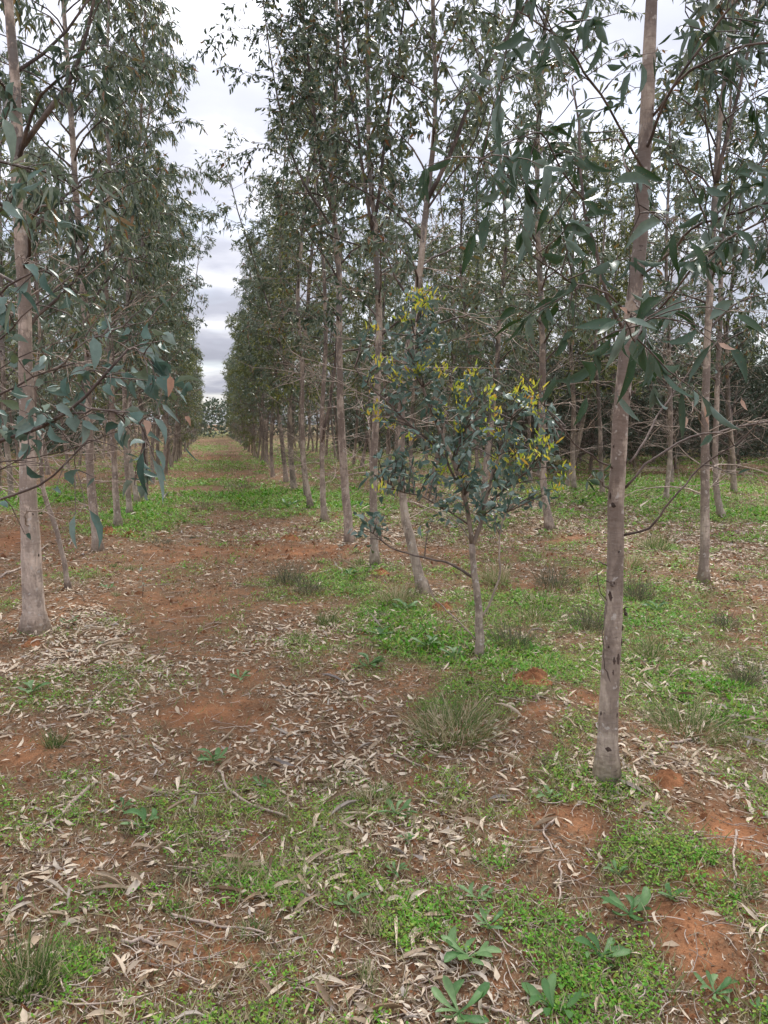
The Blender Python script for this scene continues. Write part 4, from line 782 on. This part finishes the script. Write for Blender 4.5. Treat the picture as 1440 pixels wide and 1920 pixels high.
def greenery():
    g = np.random.default_rng(43)
    # low clover-like weeds: sprigs of small leaflets
    x, y, r = scatter(120000, 1.7, 60, g); gm, b, l = masks(x, y); dens = np.clip((gm - .30) * 1.9, 0, 1) ** 1.15; keep = g.random(len(x)) < dens; x, y, r = x[keep], y[keep], r[keep]
    n = len(x); k = 7; s = np.clip(r / 4.5, 1, 5); X = np.repeat(x, k) + g.normal(0, .011, n * k) * np.repeat(s, k); Y = np.repeat(y, k) + g.normal(0, .011, n * k) * np.repeat(s, k)
    S = np.repeat(s, k); a = g.uniform(0, 6.28, n * k); hgt = g.random(n * k) * .022 * np.repeat(np.clip(s, 1, 2.4), k)
    d = nrmz(np.stack([np.cos(a), np.sin(a), g.uniform(-.2, .9, n * k)], 1))
    D = dict(pos=np.stack([X, Y, H(X, Y) + .002 + hgt], 1), dir=d, nrm=nrmz(np.stack([g.normal(0, .35, n * k), g.normal(0, .35, n * k), np.ones(n * k)], 1)), L=.011 * S * g.lognormal(0, .3, n * k), W=.0075 * S * g.lognormal(0, .3, n * k),
             bend=np.zeros(n * k), curl=g.normal(0, .2, n * k), tint=np.clip(np.repeat(.5 * fbm(x * 3, y * 3, 5), k) + .5 * g.random(n * k), 0, 1))
    ob('low_weeds', leaves_mesh('low_weeds', D, M['clover'], 0), kind='stuff', label='low bright green clover-like weeds creeping over the soil', category='weeds')
    # broader leafy weeds where the green is strongest
    x, y, r = scatter(60000, 3.2, 32, g); gm, b, l = masks(x, y); keep = g.random(len(x)) < np.clip((gm - .80) * 3.2, 0, 1); x, y, r = x[keep], y[keep], r[keep]; n = len(x)
    k = 4; X = np.repeat(x, k) + g.normal(0, .01, n * k); Y = np.repeat(y, k) + g.normal(0, .01, n * k); a = g.uniform(0, 6.28, n * k); up = g.uniform(.1, 1.1, n * k); sc = np.repeat(np.clip(r / 8, .8, 2.2) * (.4 + 1.3 * fbm(x * 2, y * 2, 71, 3)), k)
    D = dict(pos=np.stack([X, Y, H(X, Y) + .004], 1), dir=nrmz(np.stack([np.cos(a), np.sin(a), up], 1)), nrm=nrmz(np.stack([-np.cos(a) * up, -np.sin(a) * up, np.ones(n * k)], 1) + g.normal(0, .25, (n * k, 3))), L=.045 * sc * g.lognormal(0, .3, n * k), W=.017 * sc * g.lognormal(0, .2, n * k),
             bend=g.normal(0, .2, n * k), curl=g.normal(.1, .2, n * k), tint=g.random(n * k))
    ob('leafy_weeds', leaves_mesh('leafy_weeds', D, M['clover'], 1), kind='stuff', label='fresh green leafy weeds growing thickly along the tree rows', category='weeds')
    # short grass blades
    x, y, r = scatter(200000, 1.7, 80, g); gm, b, l = masks(x, y); keep = g.random(len(x)) < np.clip((gm - .12) * 1.5, 0.05, 1); x, y, r = x[keep], y[keep], r[keep]; n = len(x)
    a = g.uniform(0, 6.28, n); d = nrmz(np.stack([np.cos(a) * .7, np.sin(a) * .7, g.uniform(.3, 1.6, n)], 1)); hf = .5 + 1.2 * fbm(x * 1.1, y * 1.1, 31, 3)
    D = dict(pos=np.stack([x, y, H(x, y)], 1), dir=d, nrm=nrmz(np.cross(d, g.normal(0, 1, (n, 3)))), L=.045 * hf * g.lognormal(0, .35, n) * np.clip(r / 10, 1, 2.2), W=.0035 * np.clip(r / 3.5, 1, 7), bend=g.normal(0, .5, n), curl=g.normal(0, .3, n), tint=g.random(n))
    ob('short_grass', leaves_mesh('short_grass', D, M['grass'], 0), kind='stuff', label='short green and straw coloured grass growing through the leaf litter', category='grass')
greenery()

# wiry grass tufts, each of its own
def tuft(px, py, hpx, wpx, n, kind, label, name='grass_tuft', cat='grass tuft'):
    b = G(px, py); D = (b - CAM) @ FH; g = np.random.default_rng(int(px * 7 + py)); hh = hpx / FPX * D; ww = wpx / FPX * D / 2
    a = g.uniform(0, 6.28, n); n = int(n * 2); a = g.uniform(0, 6.28, n); rr = np.sqrt(g.random(n)) * ww * .75; x = rr * np.cos(a); y = rr * np.sin(a)
    sp = g.uniform(.0, 1., n) * min(ww / hh * 1.2, 1.5); d = nrmz(np.stack([np.cos(a) * sp, np.sin(a) * sp, np.ones(n)], 1) + g.normal(0, .3, (n, 3)))
    Dd = dict(pos=np.stack([x, y, H(b[0] + x, b[1] + y) - b[2] - .004], 1), dir=d, nrm=nrmz(np.stack([np.cos(a), np.sin(a), .2 * np.ones(n)], 1)), L=hh * (.3 + .9 * g.random(n) ** 1.6), W=np.full(n, .0019 if kind == 'rush' else .0033) * max(1, D / 4),
              bend=g.normal(0, .4, n), curl=g.normal(.15, .35, n), tint=g.random(n))
    o = ob(name, leaves_mesh(name, Dd, M[kind], 2 if D < 4 else 1, 'blade', droop=.25), loc=b, label=label, category=cat)
for q in [(50, 1850, 130, 120, 150, 'grass', 'lush dark green grass tuft at the lower left corner of the ground'),
          (850, 1375, 110, 190, 260, 'grass', 'wide sprawling grass tuft with straw stems in front of the sapling'),
          (1290, 1370, 90, 180, 200, 'grass', 'spreading yellow green grass tuft right of the closest trunk'),
          (965, 1210, 75, 110, 220, 'rush', 'dense dark grass tuft right beside the sapling foot'),
          (540, 1095, 70, 70, 130, 'rush', 'brown green wiry tuft on the track, left of a paired one'),
          (578, 1112, 60, 60, 110, 'rush', 'low bristly tuft paired with the brown wiry one on the track'),
          (612, 1170, 34, 50, 110, 'grass', 'small round grass tuft alone on the track below the paired tufts'),
          (745, 1128, 55, 80, 140, 'grass', 'yellowish grass tuft at the foot of the curved trunk'),
          (1035, 1105, 80, 80, 150, 'rush', 'tall wiry tuft behind the grey twiggy bush'),
          (1105, 1180, 80, 80, 170, 'rush', 'grey twiggy tuft left of the closest trunk'),
          (1197, 1125, 80, 60, 140, 'rush', 'dark upright tuft right behind the closest trunk'),
          (1395, 1285, 100, 70, 150, 'rush', 'tall thin upright tuft near the right edge'),
          (1222, 1230, 55, 60, 120, 'grass', 'small yellow green tuft on leaf litter right of the closest trunk'),
          (102, 1400, 55, 40, 60, 'grass', 'small upright green tuft on bare soil near the left edge'),
          (930, 1095, 60, 60, 110, 'grass', 'loose grass tuft right behind the sapling stem'),
          (1228, 1030, 50, 70, 120, 'grass', 'rounded olive tuft between the closest trunk and the flaking trunk'),
          (700, 1495, 40, 90, 130, 'grass', 'flat ferny green tuft amid pale leaf litter'),
          (1360, 1175, 45, 60, 100, 'rush', 'small tuft below the foot of the flaking trunk'),
          (440, 1640, 45, 80, 110, 'grass', 'thin grass tuft left of centre in the foreground'),
          (560, 1205, 35, 60, 60, 'grass', 'sparse grass tuft in the pale grass patch on the track'),
          (1180, 1060, 45, 60, 80, 'grass', 'tuft half hidden behind the closest trunk at mid height'),
          (480, 1750, 40, 70, 80, 'grass', 'thin ferny tuft beside the fallen grey stick'),
          (700, 1745, 40, 40, 50, 'grass', 'tiny tuft between two rosettes in the lower middle'),
          (1020, 1130, 50, 90, 90, 'grass', 'straw tipped tuft left of the grey twiggy one'),
          (690, 1840, 60, 40, 40, 'grass', 'pale straw tuft near the bottom centre'),
          (380, 955, 22, 70, 70, 'rush', 'dull tuft in the green band across the track'),
          (450, 915, 20, 60, 60, 'rush', 'dull tuft farther up the track, beyond the green band'),
          (300, 1020, 25, 60, 60, 'rush', 'grey green tuft near the foot of the second left tree'),
          (1000, 1160, 40, 70, 90, 'grass', 'low grass tuft behind the dark one beside the sapling'),
          (1330, 1230, 40, 80, 90, 'grass', 'flat grass tuft between the tall thin tuft and the small yellow green one')]: tuft(*q)
gT = np.random.default_rng(66)
for k in range(70):
    px = gT.uniform(20, 1420); py = gT.uniform(905, 1120) if k < 45 else gT.uniform(1120, 1880); p = G(px, py); gm, bm, lm = masks(p[:1], p[1:2])
    if bm[0] > .5 or (gm[0] < .3 and k >= 45): continue
    sz = gT.uniform(.05, .11) / ((p - CAM) @ FH) * FPX; b0 = G(px, py)
    tuft(px, py, sz, sz * 1.5, 40, 'grass' if gT.random() < .75 else 'rush', 'small loose tuft of grass growing among dry leaf litter')
    bpy.context.scene.collection.objects[-1]['group'] = 'small grass tufts dotted over the ground'

# broad-leaved rosettes
def rosette(px, py, wpx, n, label, upright=.35, mat='rosette'):
    b = G(px, py); D = (b - CAM) @ FH; g = np.random.default_rng(int(px * 3 + py)); e = bpy.data.objects.new('rosette_weed', None); COL.objects.link(e); e.location = b; e.empty_display_size = .05
    e['label'] = label; e['category'] = 'weed'; Lr = wpx / FPX * D / 2 * (1.12 if D < 5 else 1); n += 2 if D < 5 else 0
    for i in range(n):
        a = i * 2.4 + g.uniform(-.4, .4); up = g.uniform(.16, upright * 1.6) * (1.6 if i > n * .6 else 1); Ln = Lr * g.uniform(.65, 1.1)
        d = np.array([math.cos(a), math.sin(a), up]); nm = np.array([-math.cos(a) * up, -math.sin(a) * up, 1.]) + g.normal(0, .15, 3)
        leaf_ob(b + np.array([0, 0, .010]), d, nm, Ln, Ln * g.uniform(.22, .34), 'spat', mat, e, b, g)
for q in [(880, 1800, 125, 8, 'large rosette of broad leaves in the lower centre'), (1180, 1720, 120, 9, 'dark green rosette beside the bare soil patch at lower right'), (860, 1905, 150, 7, 'big pale rosette cut by the bottom edge at centre'),
          (1040, 1900, 140, 6, 'rosette with long strap leaves at the bottom edge right of centre'), (1125, 1800, 110, 5, 'rosette with one tall leaf between the dark one and the bottom edge'), (1340, 1868, 90, 7, 'small grey green rosette on bare soil at the lower right corner'),
          (655, 1700, 75, 6, 'isolated star-shaped rosette in the lower middle'), (400, 1430, 70, 9, 'glossy dense rosette on the track beside red soil'), (895, 1690, 80, 6, 'upper rosette of the chain in the lower centre'),
          (915, 1740, 75, 7, 'grey green rosette just above the large one in the lower centre'), (745, 1530, 80, 7, 'flat rosette right of the leaf litter at centre'), (1262, 1690, 65, 6, 'small bright rosette just above the bare soil patch on the right'),
          (1030, 1500, 70, 6, 'rosette with an upright leaf left of the closest trunk foot'), (270, 1550, 80, 6, 'rosette with one pale raised leaf left of centre'), (230, 1520, 50, 5, 'small rosette left of the one with a pale raised leaf'),
          (1160, 1645, 60, 5, 'small rosette above the dark green one at lower right'), (745, 1640, 60, 6, 'light green rosette in the middle foreground'), (490, 1475, 50, 5, 'small rosette beside the pale fallen stick'),
          (1435, 1905, 70, 5, 'rosette at the lower right corner edge'), (760, 1145, 60, 10, 'leafy rosette behind the long row of green weeds near the curved trunk'), (800, 1215, 80, 11, 'glossy leafy clump in front of the sapling foot'),
          (715, 1195, 60, 9, 'leafy clump left of the glossy one before the sapling'), (690, 1250, 70, 9, 'spreading leafy clump nearest the track, left of the sapling'), (850, 1235, 60, 8, 'leafy clump touching the sapling foot'),
          (655, 1080, 50, 8, 'leafy clump near the foot of the grey mottled trunk'), (540, 950, 50, 9, 'leafy clump in the bright green patch on the right row'), (1230, 1145, 60, 9, 'leafy clump behind the small yellow green tuft'),
          (60, 1300, 60, 6, 'leafy rosette low at the left edge below the front tree'), (130, 1170, 45, 6, 'pair of leaves rosette in litter right of the left front tree'), (205, 1105, 40, 7, 'flat rosette on the track right of the thin crooked stem'),
          (450, 1275, 50, 5, 'rosette of narrow leaves on the centre of the track'), (1090, 945, 40, 8, 'leafy clump in grass beyond the pale litter'), (760, 1580, 40, 5, 'tiny rosette under the flat one at centre')]:
    rosette(*q)
# little gum seedling on the track
def seedling(px, py, hpx, label, n=14):
    b = G(px, py); D = (b - CAM) @ FH; g = np.random.default_rng(px); e = place_tree(b, label, None, 'gum_seedling'); e['category'] = 'seedling'; hh = hpx / FPX * D
    p, r = resample(np.array([b, b + (.01, 0, hh * .5), b + (0, 0, hh)]), [.003, .002, .001], 8, .003, g); trunk_obj('stem', p, r, 5, M['branch'], e, b)
    for i in range(n):
        c, _ = along(p[None], np.array([[g.uniform(.2, 1)]])); a = g.uniform(0, 6.28); leaf_ob(c[0, 0], (math.cos(a), math.sin(a), g.uniform(-.4, .5)), (0, 0, 1), .05 * g.uniform(.7, 1.2), .02, 'ovate', 'leaf_blue', e, b, g)
seedling(268, 1120, 55, 'knee-high gum seedling with dark leaves standing on the bare track'); seedling(640, 1055, 35, 'tiny gum seedling near the grey mottled trunk foot', 9); seedling(775, 900, 0 + 20, 'small green seedling in litter behind the curved trunk', 8)

# fallen sticks
def stick(pl, w0, w1, label, side=(), mat='twigdry', group=None):
    g = np.random.default_rng(int(pl[0][0] + pl[0][1])); pts = np.array([G(*q) + (0, 0, .008) for q in pl]); D = (pts[0] - CAM) @ FH
    p, r = resample(pts, np.linspace(w0, w1, len(pts)) / FPX * D / 2, 14, .004, g); p[:, 2] = np.maximum(p[:, 2], H(p[:, 0], p[:, 1]) + r * .8)
    W_ = Wood(); W_.add(p[None], r[None], 7, True); c = p[0].copy()
    for s in side:
        q = np.array([G(*z) + (0, 0, .012) for z in s]); q, rr = resample(q, [w1 / FPX * D / 2 * .9, w1 / FPX * D / 2 * .4], 8, .003, g); W_.add(q[None], rr[None], 5, True)
    o = ob('fallen_stick', W_.mesh('fallen_stick', M['deadwood'], c), loc=c, label=label, category='stick')
    if group: o['group'] = group
stick([(320, 1718), (365, 1730), (410, 1738), (465, 1745), (500, 1755)], 6, 4, 'grey stick lying across the soil left of the lower centre')
stick([(228, 1768), (265, 1770), (300, 1776)], 9, 6, 'short stout stick on soil below the long grey stick', [((270, 1770), (305, 1758))])
stick([(410, 1448), (440, 1490), (480, 1512), (540, 1535)], 6, 4, 'pale curved stick running from the glossy rosette into the litter')
stick([(180, 1468), (140, 1505), (105, 1540), (68, 1550)], 9, 5, 'forked grey stick with a dark elbow in litter on the left', [((95, 1545), (120, 1568)), ((140, 1505), (75, 1530))])
stick([(0, 1880), (70, 1875), (150, 1890), (230, 1885), (290, 1865)], 5, 3, 'long thin stick along the bottom left corner')
stick([(110, 1835), (130, 1870), (190, 1900)], 4, 3, 'thin stick pointing down to the bottom edge at left')
stick([(700, 1735 + 70), (685, 1850), (655, 1895)], 5, 3, 'thin pale stick near the bottom edge at centre')
stick([(395, 1905), (430, 1860), (450, 1800)], 4, 3, 'thin upright-lying twig in the lower left centre', [((430, 1860), (470, 1840))])
stick([(160, 1340), (185, 1300), (220, 1270)], 4, 2, 'thin pale twig curving up the left side of the track')
stick([(1050, 1620), (1045, 1660), (1050, 1700)], 5, 3, 'short pale twig upright in the picture beside the red soil')
stick([(1040, 1540), (1020, 1560), (1040, 1600)], 5, 3, 'crooked brown twig below the closest trunk')
stick([(1380, 1560), (1372, 1610), (1376, 1670)], 5, 4, 'pale stick on red soil near the right edge')
stick([(900, 1890), (960, 1900), (1010, 1915)], 6, 4, 'dark stick beside the big pale rosette at the bottom')
stick([(1240, 1395), (1280, 1392), (1310, 1385)], 6, 4, 'bleached stick right of the closest trunk foot')
stick([(740, 1420), (800, 1440), (860, 1460)], 4, 2, 'thin twig in leaf litter right of centre')
stick([(0, 1085), (50, 1060), (90, 1020)], 5, 3, 'thin bare stick leaning by the left front trunk')
def small_twigs():
    g = np.random.default_rng(51); x, y, r = scatter(5200, 1.7, 22, g); n = len(x); a = g.uniform(0, 6.28, n); Ln = g.lognormal(0, .6, n) * .07
    d = np.stack([np.cos(a), np.sin(a), 0 * a], 1); p0 = np.stack([x, y, 0 * x], 1); sd = np.stack([-d[:, 1], d[:, 0], 0 * a], 1); t = np.linspace(-.5, .5, 5)
    Pt = p0[:, None] + d[:, None] * (t[None, :, None] * Ln[:, None, None]) + sd[:, None] * ((t[None, :] ** 2 * g.normal(0, .5, n)[:, None] + g.normal(0, .02, (n, 5))) * Ln[:, None])[..., None]
    Pt[..., 2] = H(Pt[..., 0], Pt[..., 1]) + .006 + .01 * g.random((n, 1))
    V, F = tubes(Pt, np.broadcast_to(g.uniform(.0007, .0022, n)[:, None], (n, 5)) * np.clip(r / 5, 1, 2.5)[:, None], 3, False)
    ob('fallen_twigs', mesh('fallen_twigs', V, F, M['twigdry'], np.repeat(g.random(n), 12)), kind='stuff', label='fine dry twigs strewn across the ground', category='twigs')
small_twigs()
def crumbs():
    g = np.random.default_rng(57); x, y, r = scatter(26000, 1.7, 16, g); n = len(x); q = g.lognormal(0, .5, n) * .0045 * np.clip(r / 4, 1, 2.5)
    o = np.array([(1, 0, 0), (0, 1, 0), (-1, 0, 0), (0, -1, 0), (0, 0, 1.)]); V = np.stack([x, y, H(x, y)], 1)[:, None] + o[None] * q[:, None, None] * g.uniform(.5, 1.3, (n, 5, 1)) + g.normal(0, .15, (n, 5, 3)) * q[:, None, None]
    i = np.arange(n)[:, None] * 5; F = [np.concatenate([i + np.array(t) for t in ((0, 1, 4), (1, 2, 4), (2, 3, 4), (3, 0, 4))])]
    ob('soil_crumbs', mesh('soil_crumbs', V.reshape(-1, 3), F, M['clod'], smooth=False), kind='stuff', label='small crumbs of red soil scattered over the ground', category='soil crumbs')
crumbs()

# small mounds of turned red soil
def clod(px, py, wpx, hpx, label):
    b = G(px, py); D = (b - CAM) @ FH; rw = wpx / FPX * D / 2 * .85; hh = hpx / FPX * D * .7; g = np.random.default_rng(px); nr, na = 16, 40
    r = np.linspace(0, 1, nr)[:, None]; a = np.linspace(0, 2 * np.pi, na, endpoint=False)[None]; R_ = rw * r * (.6 + .8 * fbm(2.2 * np.cos(a) + px, 2.2 * np.sin(a) + py, 5, 4)); X = R_ * np.cos(a); Y = R_ * np.sin(a)
    nz = fbm((X + b[0]) * 28, (Y + b[1]) * 28, 8, 5); Z = H(b[0] + X, b[1] + Y) - b[2] + hh * (1 - r ** 2) * (2.2 * nz ** 1.5) - .012 * r ** 4
    i = np.arange(nr * na).reshape(nr, na); Q = np.stack([i[:-1], i[1:], np.roll(i[1:], -1, 1), np.roll(i[:-1], -1, 1)], -1).reshape(-1, 4)[:, ::-1]
    ob('soil_mound', mesh('soil_mound', np.stack([X + 0 * a, Y, Z], -1).reshape(-1, 3), [Q], M['clod']), loc=b, label=label, category='soil mound')
clod(1000, 1275, 90, 22, 'crumbly red soil mound right of the sapling foot'); clod(60, 1208, 50, 14, 'small red soil mound in front of the left front trunk'); clod(1250, 1460, 90, 20, 'red soil mound with dry leaves right of the closest trunk foot')
clod(200, 1000, 50, 14, 'red mound at the foot of the second left tree'); clod(245, 1005, 40, 10, 'low red mound in the grass right of the second left tree'); clod(712, 1075, 50, 12, 'red mound right of the grey mottled trunk foot')
clod(830, 1140, 60, 14, 'red mound between curved trunk and sapling'); clod(545, 1010, 60, 10, 'low red mound left of the thick pale leaning trunk')
